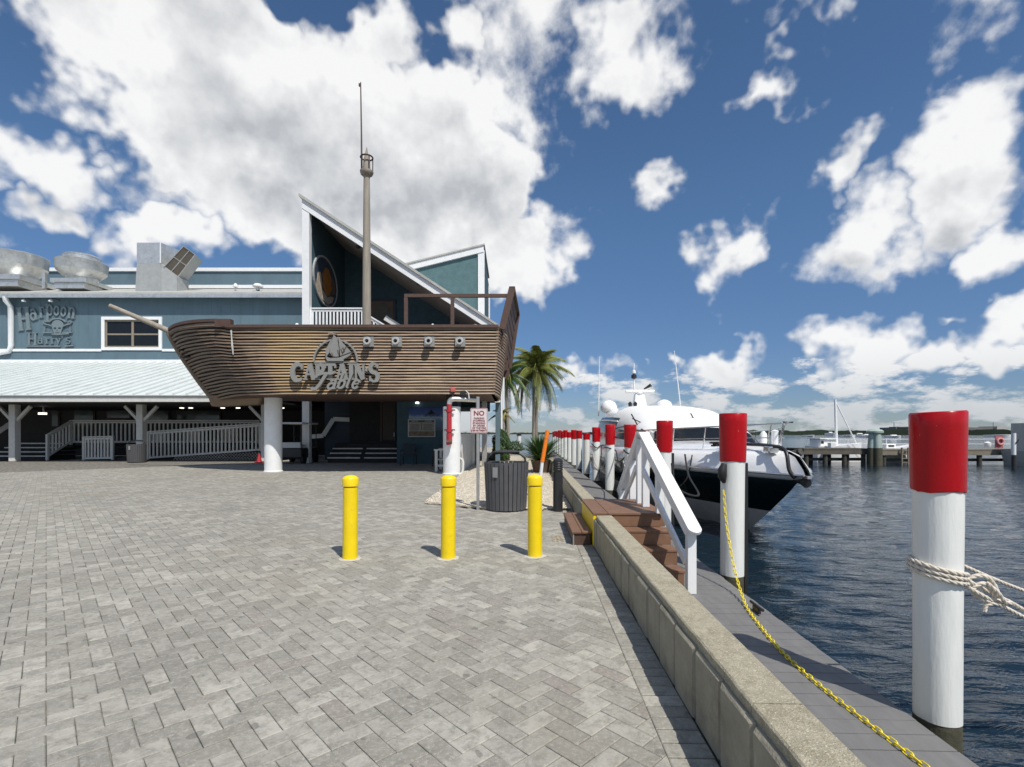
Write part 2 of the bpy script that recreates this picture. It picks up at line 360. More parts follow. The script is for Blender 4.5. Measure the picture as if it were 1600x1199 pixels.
    def mesh(s, name, mats, off=(0, 0, 0), smooth=None):
        me = bpy.data.meshes.new(name); o = Vector(off)
        me.from_pydata([(p[0] - o.x, p[1] - o.y, p[2] - o.z) for p in s.v], [], s.f); 
        for m_ in (mats if isinstance(mats, (list, tuple)) else [mats]): me.materials.append(m_)
        if any(s.mi): me.polygons.foreach_set('material_index', s.mi)
        bm = bmesh.new(); bm.from_mesh(me); bmesh.ops.recalc_face_normals(bm, faces=bm.faces[:]); bm.to_mesh(me); bm.free()
        if smooth is not None:
            me.polygons.foreach_set('use_smooth', [True] * len(me.polygons)); me.set_sharp_from_angle(angle=rad(smooth))
        me.update(); return me
    def build(s, name, mats, parent=None, smooth=None, bevel=0, base=None, frame='W', label=None):
        if parent is not None: off = BASE[root_of(parent).name]
        else: off = Vector(base) if base is not None else Vector((0, 0, 0))
        o = bpy.data.objects.new(name, s.mesh(name, mats, off, smooth)); COL.objects.link(o)
        if parent is not None: o.parent = parent
        else:
            BASE[o.name] = off
            if frame == 'D': o.location = D(*off); o.rotation_euler = (0, 0, -ALPHA)
            else: o.location = off
        if bevel:
            bv = o.modifiers.new('bevel', 'BEVEL'); bv.width = bevel; bv.segments = 2; bv.limit_method = 'ANGLE'; bv.angle_limit = rad(40)
        if label: o['label'] = label
        return o
def dup(o, parent=None):
    c = o.copy(); COL.objects.link(c)
    if parent is not None: c.parent = parent
    for ch in list(o.children): dup(ch, c)
    return c
def place(root, loc, rz=0, **kw):
    root.location = loc; root.rotation_euler = (0, 0, rz); BASE[root.name] = Vector((0, 0, 0))
    tag(root, kw.get('label'), kw.get('cat'), kw.get('group')); return root
def bez(p0, p1, p2, n=10):
    p0, p1, p2 = Vector(p0), Vector(p1), Vector(p2)
    return [(1 - t) ** 2 * p0 + 2 * t * (1 - t) * p1 + t * t * p2 for t in [i / n for i in range(n + 1)]]
def sag(p, q, dz, n=12):
    p, q = Vector(p), Vector(q)
    return [p.lerp(q, i / n) - Vector((0, 0, dz * 4 * (i / n) * (1 - i / n))) for i in range(n + 1)]
# ================================================================== SETTING
g = MB(); g.box(-60, .62, -12, 52, -1.6, -.03); o = g.build('ground', LAND); tag(o, None, None, kind='structure')
g = MB(); g.box(.62, 1.0, -12, 47, -1.6, -.035); o = g.build('seawall_footing', CONC); o.rotation_euler = (0, 0, -ALPHA); tag(o, None, None, kind='structure')
# ---- paving
paving = thing('paving', None, None, kind='structure')
MB().box(-40, .60, -3, 25.5, -.028, -.012).build('joint_sand', BED, paving)
CELL = .1025; TH = -ALPHA + rad(45); cT, sT = math.cos(TH), math.sin(TH)
UB = .601
def to_world(a, b): return (a * cT - b * sT, a * sT + b * cT)
def clip(poly, nx, ny, c):
    out = []
    for i in range(len(poly)):
        p, q = poly[i], poly[(i + 1) % len(poly)]; dp, dq = nx * p[0] + ny * p[1] - c, nx * q[0] + ny * q[1] - c
        if dp <= 0: out.append(p)
        if dp * dq < 0:
            t = dp / (dp - dq); out.append((p[0] + t * (q[0] - p[0]), p[1] + t * (q[1] - p[1])))
    return out
def brick_mesh(name, l, wd, bev=.005, h=.03):
    m_ = MB(); a, b = l / 2, wd / 2; e = bev
    vs = [(-a, -b, -h), (a, -b, -h), (a, b, -h), (-a, b, -h), (-a, -b, -e * .7), (a, -b, -e * .7), (a, b, -e * .7), (-a, b, -e * .7),
          (-a + e, -b + e, 0), (a - e, -b + e, 0), (a - e, b - e, 0), (-a + e, b - e, 0)]
    fs = [(8, 9, 10, 11)] + [(i, (i + 1) % 4, 4 + (i + 1) % 4, 4 + i) for i in range(4)] + [(4 + i, 4 + (i + 1) % 4, 8 + (i + 1) % 4, 8 + i) for i in range(4)]
    m_.add(vs, fs); return m_.mesh(name, PAVER)
BRICK = brick_mesh('paver', .2012, .0990, .0045)
bricks = []     # (cx, cy, angle, poly or None)
def in_view(x, y): return y > 1.55 and -1.06 * y - 1.6 < x and y < 25.4
def in_bed(x, y): return x > -1.75 and y > 9.15 + max(0, (-x - .4)) * .6
N = 250
for i in range(-N, N):
    for j in range(-N, N):
        k = (i - j) % 4
        if k == 0: ca, cb, rot = i + 1, j + .5, 0
        elif k == 3: ca, cb, rot = i + .5, j + 1, 1
        else: continue
        x, y = to_world(ca * CELL, cb * CELL)
        if not in_view(x, y) or in_bed(x, y): continue
        u = x * CA - y * SA
        if u > UB + .12: continue
        bricks.append((x, y, TH + rot * math.pi / 2, u))
def proj_area(x, y): return (1 / y ** 3) if (abs(x) < 1.02 * y - .05 and y > 2.12) else 0
full = [b for b in bricks if b[3] < UB - .115]
cut = [b for b in bricks if b[3] >= UB - .115]
border = []
v = 1.4
while v < 9.1: border.append((.7045, v)); v += .1035
allp = sorted([(proj_area(b[0], b[1]), 0, b) for b in full] + [(proj_area(D(*b)[0], D(*b)[1]), 1, b) for b in border], key=lambda q: -q[0])
near = [q for q in allp if q[0] > 0][:300]; nset = set((q[1], q[2]) for q in near)
for _, kind, b in near:
    o = bpy.data.objects.new('paver', BRICK); COL.objects.link(o); o.parent = paving
    if kind == 0: o.location = (b[0], b[1], R.uniform(-.0015, .0015)); o.rotation_euler = (R.gauss(0, .004), R.gauss(0, .004), b[2] + R.gauss(0, .006))
    else:
        p = D(*b); o.location = (p.x, p.y, R.uniform(-.0015, .0015)); o.scale = (1, .965, 1); o.rotation_euler = (R.gauss(0, .004), R.gauss(0, .004), -ALPHA + R.gauss(0, .006))
V = []; F = []; T = []
def add_poly(poly, z, bev, h=.022):
    n = len(poly); cx = sum(p[0] for p in poly) / n; cy = sum(p[1] for p in poly) / n; o = len(V); tn = R.random()
    if bev:
        for (x, y) in poly: V.append((x, y, z - h))
        for (x, y) in poly: V.append((x, y, z - .0035))
        for (x, y) in poly:
            dx, dy = x - cx, y - cy; L = math.hypot(dx, dy) or 1; V.append((x - dx / L * .0065, y - dy / L * .0065, z + R.uniform(-.0006, .0006)))
        F.append(tuple(range(o + 2 * n, o + 3 * n)))
        for r_ in (0, n):
            for i in range(n): F.append((o + r_ + i, o + r_ + (i + 1) % n, o + r_ + n + (i + 1) % n, o + r_ + n + i))
        T.extend([tn] * (3 * n))
    else:
        for (x, y) in poly: V.append((x, y, z - .014))
        for (x, y) in poly: V.append((x, y, z))
        F.append(tuple(range(o + n, o + 2 * n)))
        for i in range(n): F.append((o + i, o + (i + 1) % n, o + n + (i + 1) % n, o + n + i))
        T.extend([tn] * (2 * n))
def rect(x, y, an, l, wd):
    c, s = math.cos(an), math.sin(an)
    return [(x + a * c - b * s, y + a * s + b * c) for a, b in ((-l / 2, -wd / 2), (l / 2, -wd / 2), (l / 2, wd / 2), (-l / 2, wd / 2))]
for b in full:
    if (0, b) in nset: continue
    add_poly(rect(b[0], b[1], b[2] + R.gauss(0, .006), .2012, .0990), R.uniform(-.0015, .0015), b[1] < 9)
for b in cut:
    pl = clip(rect(b[0], b[1], b[2], .2012, .0990), CA, -SA, UB)
    if len(pl) >= 3:
        xs = [p[0] for p in pl]
        if max(xs) - min(xs) > .015: add_poly(pl, R.uniform(-.0015, .0015), True)
for b in border:
    if (1, b) in nset: continue
    p = D(*b); add_poly(rect(p.x, p.y, -ALPHA, .2012, .0955), R.uniform(-.0015, .0015), True)
me = bpy.data.meshes.new('more_pavers'); me.from_pydata(V, [], F); me.materials.append(PAVER)
at = me.attributes.new('tint', 'FLOAT', 'POINT'); at.data.foreach_set('value', T); me.update()
o = bpy.data.objects.new('more_pavers', me); COL.objects.link(o); o.parent = paving; o['kind'] = 'stuff'
# small ochre utility marks sprayed on the pavers beside the step box
mk = MB()
for i in range(3):
    for j in range(6):
        x = .53 + i * .055 + R.uniform(-.01, .01); y = 6.45 + j * .07 + R.uniform(-.01, .01)
        mk.add([(x, y, .004), (x + .035, y + .008, .004), (x + .033, y + .026, .004), (x - .002, y + .02, .004)], [(0, 1, 2, 3)])
mk.build('paint_mark', mat('ochre_paint', (.5, .36, .12), .8, .2, 40), paving)['kind'] = 'stuff'
# ---- white shell bed
bed = MB(); nx, ny = 40, 110
def bedpt(i, j):
    s = i / nx; x0 = -1.75; y0 = 9.12; yy = y0 + (30 - y0) * (j / ny) ** 1.6
    x1 = .80 * CA + yy * SA; x = x0 + (x1 - x0) * s
    if j == 0: yy = 9.12 + max(0, (-x - .4)) * .6
    elif j < 30: yy = max(yy, 9.12 + max(0, (-x - .4)) * .6 + j * .004)
    return (x, yy, .006 + R.uniform(0, .02) + (.03 if 2 < i < nx - 2 and j > 2 else 0))
bed.add([bedpt(i, j) for j in range(ny + 1) for i in range(nx + 1)], [(j * (nx + 1) + i, j * (nx + 1) + i + 1, (j + 1) * (nx + 1) + i + 1, (j + 1) * (nx + 1) + i) for j in range(ny) for i in range(nx)])
o = bed.build('shell_bed', SAND); tag(o, 'white crushed shell bed beside the ship columns', 'gravel', kind='stuff')
st = MB()
for _ in range(9000):
    y = 9.1 + 9 * R.random() ** 1.8; x = R.uniform(-1.78, .8 + y * SA - .02)
    if not in_bed(x, y + .03): continue
    r = R.uniform(.008, .024); c = Vector((x, y, .035 + R.uniform(0, .012)))
    ax = [Vector((R.gauss(0, 1), R.gauss(0, 1), R.gauss(0, .5))).normalized() for _ in range(3)]
    st.add([c + Vector((r, 0, 0)) * R.uniform(.7, 1.3), c - Vector((r, 0, 0)) * R.uniform(.7, 1.3), c + Vector((0, r, 0)) * R.uniform(.6, 1.2), c - Vector((0, r, 0)) * R.uniform(.6, 1.2), c + Vector((ax[0].x * .3 * r, ax[1].y * .3 * r, r * .7)), c - Vector((0, 0, r * .6))],
           [(0, 2, 4), (2, 1, 4), (1, 3, 4), (3, 0, 4), (2, 0, 5), (1, 2, 5), (3, 1, 5), (0, 3, 5)])
o = st.build('shell_gravel', SHELL); tag(o, 'loose white shell pieces scattered over the bed', 'gravel', kind='stuff')
o = MB().box(.02, .62, 9.75, 10.6, -.01, .062).build('stepping_slab', mat('pale_slab', (.5, .46, .38), .85, .1, 8, .5, 60), base=(.3, 10.1, 0), bevel=.01); tag(o, 'flat pale concrete slab set in the white shell bed', 'slab')
# ---- water: one wave-shaped sheet, finer near the quay
WL = -.72
wm = MB(); ys = [-6]; 
while ys[-1] < 60: ys.append(ys[-1] + .07 + max(0, ys[-1] - 4) * .012)
while ys[-1] < 6000: ys.append(ys[-1] * 1.25)
xs = [1.05]
while xs[-1] < 26: xs.append(xs[-1] + .075 + (xs[-1] - 1) * .006)
while xs[-1] < 6000: xs.append(xs[-1] * 1.35)
def wave(x, y):
    f = 1 / (1 + (max(0, y - 14) / 18) ** 2) / (1 + (max(0, x - 12) / 14) ** 2)
    h = .008 * math.sin(3.4 * x + 16 * y + 1.2 * math.sin(1.3 * x + .8 * y)) + .006 * math.sin(-4.6 * x + 13 * y + 1.5 * math.sin(1.9 * y)) + .011 * math.sin(1.9 * x + 3.1 * y + .8 * math.sin(.7 * x - .5 * y)) + .010 * math.sin(-2.8 * x + 4.3 * y + 1.3 * math.sin(.9 * y + .4 * x)) + .009 * math.sin(5.1 * x + 5.9 * y + math.sin(1.7 * x)) + .007 * math.sin(8.7 * x - 9.3 * y + 2 * math.sin(1.1 * y))
    return WL + .7 * h * f
wv = [(x, y, wave(x, y)) for y in ys for x in xs]; nw = len(xs)
wm.add(wv, [(j * nw + i, j * nw + i + 1, (j + 1) * nw + i + 1, (j + 1) * nw + i) for j in range(len(ys) - 1) for i in range(nw - 1)])
o = wm.build('water', WATER, smooth=180); tag(o, None, None, kind='structure')
wl_ = MB(); wl_.add([(-5000, 52.2, WL), (1.05, 52.2, WL), (1.05, 6000, WL), (-5000, 6000, WL)], [(0, 1, 2, 3)]); o = wl_.build('open_water', WATER); tag(o, None, None, kind='structure')
# ================================================================== QUAY WALL (frame D: u across, v along the quay)
wall = thing('quay_wall', 'low concrete block wall with speckled coping along the dock', 'wall', (.9, 6, 0), 'D')
MB().box(.83, 1.0, -3, 46, -.03, .335).build('wall_core', CONC, wall)
bl = []
for q in range(4):
    m_ = MB(); e = .012; j = [R.uniform(-.006, .006) for _ in range(8)]
    x0, x1, l, h = .81, .90, .152, .345
    m_.add([(x1, -l, 0), (x1, l, 0), (x1, l, h), (x1, -l, h), (x0 + e, -l, 0), (x0 + e, l, 0), (x0 + e + j[0], l, h), (x0 + e + j[1], -l, h + j[7] * .5),
            (x0, -l + e, 0), (x0, l - e, 0), (x0 + j[2] * .5, l - e + j[3], h - e + j[4]), (x0 + j[5] * .5, -l + e, h - e + j[6])],
           [(0, 1, 2, 3), (8, 9, 10, 11), (4, 5, 9, 8), (5, 6, 10, 9), (6, 7, 11, 10), (7, 4, 8, 11), (0, 3, 7, 4), (1, 5, 6, 2), (2, 6, 7, 3), (0, 4, 5, 1)])
    bl.append(m_.mesh('block', CONC, (.9, 0, 0)))
v = -.29 + .32 * -2 + .04; k = 0
while v < 45:
    if not (6.3 < v < 7.45):
        o = bpy.data.objects.new('block', bl[R.randrange(4)]); COL.objects.link(o); o.parent = wall; o.location = (R.uniform(-.004, .004), v - 6, 0); o.rotation_euler = (0, 0, R.gauss(0, .006))
    v += .32
v = -2.6
while v < 45:
    L = 1.5 + R.uniform(-.02, .02)
    for (a, b) in ([(v, min(v + L, 6.19)), (max(v, 7.55), v + L)] if v < 7.55 and v + L > 6.19 else [(v, v + L)]):
        if b - a > .1:
            c = MB(); n_ = max(2, int((b - a) / .12)); vs = []
            for i in range(n_ + 1):
                vv = a + .004 + (b - a - .008) * i / n_; e1, e2 = R.uniform(-.0025, .0025), R.uniform(-.002, .002)
                vs += [(.834 + e1, vv, .336), (1.03 + e2, vv, .336), (1.03 + e2, vv, .384), (1.022 + e2, vv, .391 + e1 * .2), (.842 + e1, vv, .391 + e2 * .3), (.834 + e1, vv, .384)]
            fs = [tuple(i * 6 + k_ for k_ in s_) for i in (0, n_) for s_ in ((0, 1, 2, 3, 4, 5),)]
            fs += [(i * 6 + k_, i * 6 + (k_ + 1) % 6, (i + 1) * 6 + (k_ + 1) % 6, (i + 1) * 6 + k_) for i in range(n_) for k_ in range(6)]
            c.add(vs, fs).build('coping', COPE, wall)
    v += L
MB().box(.80, .84, 6.21, 7.53, 0, .39).build('painted_face', YEL, wall, bevel=.008, label='yellow painted stretch of wall under the wooden landing')
MB().box(1.001, 1.025, -3, 46, -1.2, .335).build('wall_back', CONC, wall)
# ================================================================== DOCK
DZ = -.26; DE = 2.24
dock = thing('dock', 'grey composite boardwalk dock running beside the concrete wall', 'dock', (1.6, 6, DZ), 'D')
bd = MB().box(1.05, DE, -.068, .068, DZ - .025, DZ).mesh('deck_board', DECK, (1.6, 0, DZ))
v = 0.2; rest_ = MB()
while v < 45:
    if v < 30:
        o = bpy.data.objects.new('deck_board', bd); COL.objects.link(o); o.parent = dock; o.location = (R.uniform(-.006, .006), v - 6, R.uniform(-.001, .001))
    else: rest_.box(1.05, DE, v - .068, v + .068, DZ - .025, DZ)
    v += .1415
o = rest_.build('far_deck_boards', DECK, dock); o['kind'] = 'stuff'
MB().box(1.06, 1.12, -1, 45, DZ - .24, DZ - .027).build('stringer', PIERD, dock); MB().box(1.58, 1.64, -1, 45, DZ - .24, DZ - .027).build('stringer', PIERD, dock)
MB().box(2.16, 2.225, -1, 45, DZ - .24, DZ - .027).build('stringer', PIERD, dock)
fx = MB()
for i in range(44):
    vv = .3 + i * .95
    fx.box(1.2, 1.32, vv, vv + .06, -1.2, DZ - .1); fx.box(1.9, 2.02, vv, vv + .06, -1.2, DZ - .1)
fx.build('pile_bracing', PIERD, dock)['kind'] = 'stuff'
cl = MB(); cl.box(2.105, 2.135, 4.65, 4.76, DZ, DZ + .05).tube([(2.12, 4.58, DZ + .06), (2.12, 4.83, DZ + .06)], .014, 6); cl.build('cleat', BLACKM, dock)
# ---- steps over the wall
steps = thing('wooden_steps', 'brown composite steps and landing bridging the concrete wall', 'steps', (1.3, 6.5, DZ), 'D')
LZ = .42
for i in range(9):
    vv = 6.20 + i * .148
    MB().box(.985, 1.70, vv, vv + .1415, LZ - .026, LZ).build('landing_board', BROWN, steps, bevel=.003)
MB().box(.795, .98, 6.20, 7.53, LZ - .026, LZ).build('edge_board', BROWN, steps, bevel=.003)
for sgn, vf in ((-1, 6.20), (1, 7.53)):
    MB().box(1.05, 1.685, min(vf - sgn * .035, vf - sgn * .012), max(vf - sgn * .035, vf - sgn * .012), LZ - .168, LZ - .028).build('riser', BROWN, steps)
    for k_ in range(3):
        z = LZ - .17 * (k_ + 1); a = vf + sgn * (k_ * .25); b = vf + sgn * ((k_ + 1) * .25)
        for h_ in (0, 1):
            p_, q_ = a + sgn * .125 * h_, a + sgn * (.125 * h_ + .12)
            MB().box(1.045, 1.70, min(p_, q_), max(p_, q_), z - .026, z).build('tread', BROWN, steps, bevel=.003)
        MB().box(1.05, 1.685, min(b - sgn * .035, b - sgn * .012), max(b - sgn * .035, b - sgn * .012), z - .168, z - .028).build('riser', BROWN, steps)
    for u_ in (1.06, 1.55):
        MB().hexa([(u_, vf, DZ + .002), (u_ + .04, vf, DZ + .002), (u_ + .04, vf + sgn * .70, DZ + .002), (u_, vf + sgn * .70, DZ + .002), (u_, vf, .2), (u_ + .04, vf, .2), (u_ + .04, vf + sgn * .70, DZ + .06), (u_, vf + sgn * .70, DZ + .06)]).build('stringer', DKBR, steps)
MB().box(1.07, 1.64, 6.27, 7.46, DZ + .002, LZ - .03).build('base_frame', DKBR, steps)
sb = thing('step_box', 'brown composite step box on the pavers against yellow wall', 'step', (.67, 7, 0), 'D')
MB().box(.555, .78, 6.29, 7.78, 0, .143).build('box_frame', DKBR, sb, bevel=.006)
for i in range(2): MB().box(.545 + i * .125, .545 + i * .125 + .12, 6.27, 7.79, .145, .172).build('tread_board', BROWN, sb, bevel=.004)
MB().box(.556, .572, 6.283, 6.289, 0, .143).build('corner_strip', GALP, sb)
# ---- white handrail, an A shape over the landing
hr = thing('handrail', 'white wooden A shaped handrail on the dock side of the steps', 'railing', (1.58, 6.5, DZ), 'D')
for sgn, v0, ve in ((-1, 6.82, 5.10), (1, 7.0, 8.75)):
    u0_, u1_ = 1.565, (1.70 if sgn < 0 else 1.60); z0_, z1_ = 1.40, .385
    L_ = math.hypot(ve - v0, z1_ - z0_); cap = MB(); th_ = math.atan2(z0_ - z1_, abs(ve - v0)); pl = [(0, -.07), (L_ - .07, -.07)] + [(L_ - .07 + .07 * math.sin(rad(q)), -.07 * math.cos(rad(q))) for q in range(15, 180, 15)] + [(L_ - .07, .07), (0, .07)]
    fnc = lambda a_, b_, d_: (u0_ + (u1_ - u0_) * a_ / L_ + b_, v0 + sgn * (a_ * math.cos(th_) + d_ * math.sin(th_)), z0_ - a_ * math.sin(th_) + d_ * math.cos(th_))
    cap.prism(pl, fnc, -.02, .02).build('cap_rail', TRIM, hr, bevel=.006)
    at_ = lambda s_, dz, du=0: (u0_ + (u1_ - u0_) * s_ + du, v0 + (ve - v0) * s_, z0_ + (z1_ - z0_) * s_ + dz)
    MB().beam(at_(.02, -.075, -.045), at_(.93, -.075, -.045), .036, .09).build('side_rail', TRIM, hr, bevel=.004)
    MB().beam(at_(.06, -.42, -.045), at_(.9, -.42, -.045), .036, .09).build('mid_rail', TRIM, hr, bevel=.004)
    for s_ in (.04, .36, .915):
        p_ = at_(s_, 0); zb_ = DZ + .002 if s_ > .5 else (LZ + .001)
        if s_ == .36 and not (6.2 < p_[1] < 7.53): zb_ = LZ - .169
        MB().box(p_[0] - .045, p_[0] + .045, p_[1] - .045, p_[1] + .045, zb_, p_[2] - .035).build('post', TRIM, hr, bevel=.005)
MB().box(1.49, 1.64, 6.80, 7.02, 1.385, 1.425).build('cap_plate', TRIM, hr, bevel=.006)
# ================================================================== PILINGS
PU, PV0, PD = 2.40, 3.01, 2.955
tops = [1.524, 1.634, 1.626, 1.61, 1.665, 1.626, 1.42, 1.55, 1.6, 1.5, 1.63, 1.58, 1.66, 1.6, 1.64, 1.6]
plab = ['nearest white piling with red band and cream rope tied round it', 'white piling with red band and yellow chain hanging from it', 'red banded piling just behind the white handrail',
        'red banded piling seen left of the handrail, fourth from camera', 'red banded white piling wrapped in black lines, fifth from camera', 'dark red banded piling with slack cream line, sixth from camera']
ords = ['seventh', 'eighth', 'ninth', 'tenth', 'eleventh', 'twelfth', 'thirteenth', 'fourteenth', 'fifteenth', 'sixteenth']
for i, zt in enumerate(tops):
    v = PV0 + PD * i; lab = plab[i] if i < 6 else 'small red banded white piling, %s along the dock from camera' % ords[i - 6]
    t = thing('piling', lab, 'piling', (PU, v, -1.5), 'D', group='red banded dock pilings')
    n = 40 if i < 2 else 20; r = (.1235, .140, .130)[i] if i < 3 else .138; ln = (R.uniform(-.008, .008), R.uniform(-.008, .008)) if i else (.002, 0); zr = (1.072 if i == 0 else 1.083) + (0 if i < 5 else R.uniform(-.03, .1))
    prof = [(r * (.93 + .035 * (k_ / 8)), -.262 + (zr + .262) * k_ / 8) for k_ in range(9)]
    m_ = MB().lathe(prof, (PU, v, 0), n, .004 if i < 3 else .01, lean=ln); ph_ = R.uniform(0, 6)
    def warpv(q):
        th_ = math.atan2(q[1] - v, q[0] - PU); k_ = 1 + .014 * math.sin(2 * th_ + 2.6 * q[2] + ph_) + .010 * math.sin(5 * th_ - 1.7 * q[2] + ph_); return (PU + (q[0] - PU) * k_, v + (q[1] - v) * k_, q[2])
    m_.v = [warpv(q) for q in m_.v]; m_.build('shaft', PILEW, t, smooth=50)
    MB().lathe([(r * .93, -2.0), (r * .915, -.26)], (PU, v, 0), n, .01).build('wet_base', PILEB, t, smooth=50)
    rt = r * 1.03; lx = (ln[0] * (zr + .262), ln[1] * (zr + .262)); m_ = MB(); N_ = 6
    prof = [(rt * (1 + .05 * k_ / N_), zr - .004 + (zt - zr) * k_ / N_) for k_ in range(N_ + 1)] + [(rt * .99, zt + .006), (rt * .5, zt + .006)]
    m_.lathe(prof, (PU + lx[0], v + lx[1], 0), n, .003, lean=ln)
    m_.v = [(x, y, z + (.007 * math.sin(3 * math.atan2(y - v, x - PU) + i) + .004 * math.sin(11 * math.atan2(y - v, x - PU)) if z < zr + .01 else 0)) for (x, y, z) in [warpv(q) for q in m_.v]]
    if i == 0: m_.v = [(x, y, z + (x - PU) * .05 if z > 1.3 else z) for (x, y, z) in m_.v]
    m_.build('red_band', RED, t, smooth=50)
    if i == 0: MB().hexa([(PU + .123, v - .05, 1.065), (PU + .127, v - .05, 1.065), (PU + .127, v + .02, 1.065), (PU + .123, v + .02, 1.065), (PU + .131, v - .05, 1.43), (PU + .136, v - .05, 1.43), (PU + .136, v + .02, 1.43), (PU + .131, v + .02, 1.43)]).build('edge_strip', TRIM, t)
    if i in (1, 2):
        MB().box(PU + .12, PU + .165, v - .06, v + .06, -.5, 1.06).build('fender_strip', BLACKR, t, bevel=.008)
    if i == 1:
        m_ = MB(); m_.tube([(PU - .125, v - .09, 1.05), (PU - .15, v - .10, .98), (PU - .15, v - .10, .9), (PU - .125, v - .09, .83)], [.03, .05, .05, .02], 8); m_.build('black_fitting', BLACKR, t, smooth=60)
# ---- ropes
def rope(mb, pts, r, n=6, turns=None):
    pts = [Vector(p) for p in pts]; L = 0; out = []
    dense = []
    for i in range(len(pts) - 1):
        seg = (pts[i + 1] - pts[i]).length; k_ = max(1, int(seg / (r * 1.3)))
        for q in range(k_): dense.append(pts[i].lerp(pts[i + 1], q / k_))
    dense.append(pts[-1])
    for s_ in range(3):
        path = []; L = 0
        for i, p in enumerate(dense):
            if i: L += (p - dense[i - 1]).length
            t_ = (dense[min(i + 1, len(dense) - 1)] - dense[max(i - 1, 0)]).normalized(); a = t_.cross(Vector((.1, .2, 1))).normalized(); b_ = t_.cross(a)
            an = 2 * math.pi * (s_ / 3 + L / (r * 9)); path.append(p + (a * math.cos(an) + b_ * math.sin(an)) * r * .52)
        mb.tube(path, r * .6, n)
def smooth_path(pts, n=8):
    pts = [Vector(p) for p in pts]; out = []
    for i in range(len(pts) - 1):
        p0, p1, p2, p3 = pts[max(i - 1, 0)], pts[i], pts[i + 1], pts[min(i + 2, len(pts) - 1)]
        for k_ in range(n):
            t = k_ / n; out.append(.5 * ((2 * p1) + (p2 - p0) * t + (2 * p0 - 5 * p1 + 4 * p2 - p3) * t * t + (3 * p1 - p0 - 3 * p2 + p3) * t ** 3))
    return out + [pts[-1]]
c0 = Vector((PU, PV0, 0))
def wrap(z0, z1, a0, a1, rr, n=28): return [(PU + rr * math.cos(a0 + (a1 - a0) * i / n), PV0 + rr * math.sin(a0 + (a1 - a0) * i / n), z0 + (z1 - z0) * (i / n)) for i in range(n + 1)]
mr = thing('mooring_rope', 'thick cream twisted mooring rope knotted round the nearest piling', 'rope', (PU, PV0, .64), 'D')
m_ = MB()
for k_ in range(3):
    zz = .665 - k_ * .027; rope(m_, wrap(zz, zz - .02, rad(150), rad(210), .133) + wrap(zz - .02, zz - .085, rad(210), rad(355), .132, 30), .0122)
    rope(m_, wrap(zz - .085, zz, rad(-5), rad(150), .132, 24), .0122)
m_.build('coil', ROPE, mr, smooth=70)
KN = Vector((2.66, 3.05, .49))
KS = lambda L_: [(a_ * 1.04 - (.045 if a_ < 2.5 else .0), b_ * 1.035, 1.4 + (c_ - 1.4) * 1.035) for a_, b_, c_ in L_]
m_ = MB()
rope(m_, smooth_path([(PU + .125, PV0 + .02, .565), (2.58, 3.01, .535), KN + Vector((.05, 0, -.02)), (2.90, 3.10, .385), (3.2, 3.2, .23), (3.9, 3.43, -.12), (5.1, 3.7, -.5)]), .0122)
rope(m_, smooth_path([(PU + .12, PV0 - .05, .54), (2.56, 2.99, .505), (2.68, 3.01, .44), (2.86, 3.08, .355), (3.2, 3.18, .185), (3.9, 3.4, -.2), (5.1, 3.67, -.6)]), .0122)
m_.build('hauled_line', ROPE, mr, smooth=70)
m_ = MB(); rope(m_, smooth_path([(PU + .1, PV0 + .1, .66), (2.68, 3.16, .585), (3.1, 3.28, .42), (3.9, 3.58, .15), (5.3, 3.9, -.25)]), .0115); m_.build('spare_line', ROPE, mr, smooth=70)
m_ = MB()
rope(m_, smooth_path([KN + Vector(p) * .8 for p in ((-.1, -.02, .05), (-.03, -.03, .09), (.05, -.03, .08), (.11, -.02, .02), (.12, -.03, -.05), (.04, -.04, -.09), (-.03, -.04, -.05), (-.06, -.04, .0), (.0, -.05, .04), (.06, -.05, .0), (.1, -.04, -.07))]), .012)
rope(m_, smooth_path([KN + Vector(p) * .62 for p in ((-.06, -.03, -.06), (.02, -.05, -.10), (.10, -.05, -.11), (.18, -.03, -.12), (.24, -.02, -.15), (.2, -.05, -.17), (.12, -.06, -.14), (.05, -.05, -.16), (.03, -.05, -.22))]), .0105)
rope(m_, smooth_path([KN + Vector(p) * .8 for p in ((.02, -.06, .05), (.09, -.07, -.02), (.15, -.06, -.09), (.2, -.05, -.1))]), .0115)
m_.build('knot', ROPE, mr, smooth=70)
# ---- yellow plastic chain
ch = thing('plastic_chain', 'yellow plastic chain hanging off the second piling onto the dock', 'chain', (1.95, 4.3, DZ + .01), 'D')
ln = MB(); pts = []
for i in range(14):
    an = 2 * math.pi * i / 14; c, s = math.cos(an), math.sin(an); pts.append((.0215 * c + (.011 if c > 0 else -.011) * 1, .0125 * s, 0))
nn = len(pts); vs = []; fs = []
for i, p in enumerate(pts):
    p = Vector(p); t_ = (Vector(pts[(i + 1) % nn]) - Vector(pts[i - 1])).normalized(); a = t_.cross(Vector((0, 0, 1))); 
    for k_ in range(5):
        an = 2 * math.pi * k_ / 5; vs.append(p + (a * math.cos(an) + Vector((0, 0, 1)) * math.sin(an)) * .0046)
for i in range(nn):
    for k_ in range(5): fs.append((i * 5 + k_, i * 5 + (k_ + 1) % 5, ((i + 1) % nn) * 5 + (k_ + 1) % 5, ((i + 1) % nn) * 5 + k_))
ln.add(vs, fs); LINK = ln.mesh('link', CHAIN, smooth=60)
KC = lambda L_: [(a_ * 1.05, b_ * 1.05, 1.4 + (c_ - 1.4) * 1.05) for a_, b_, c_ in L_]
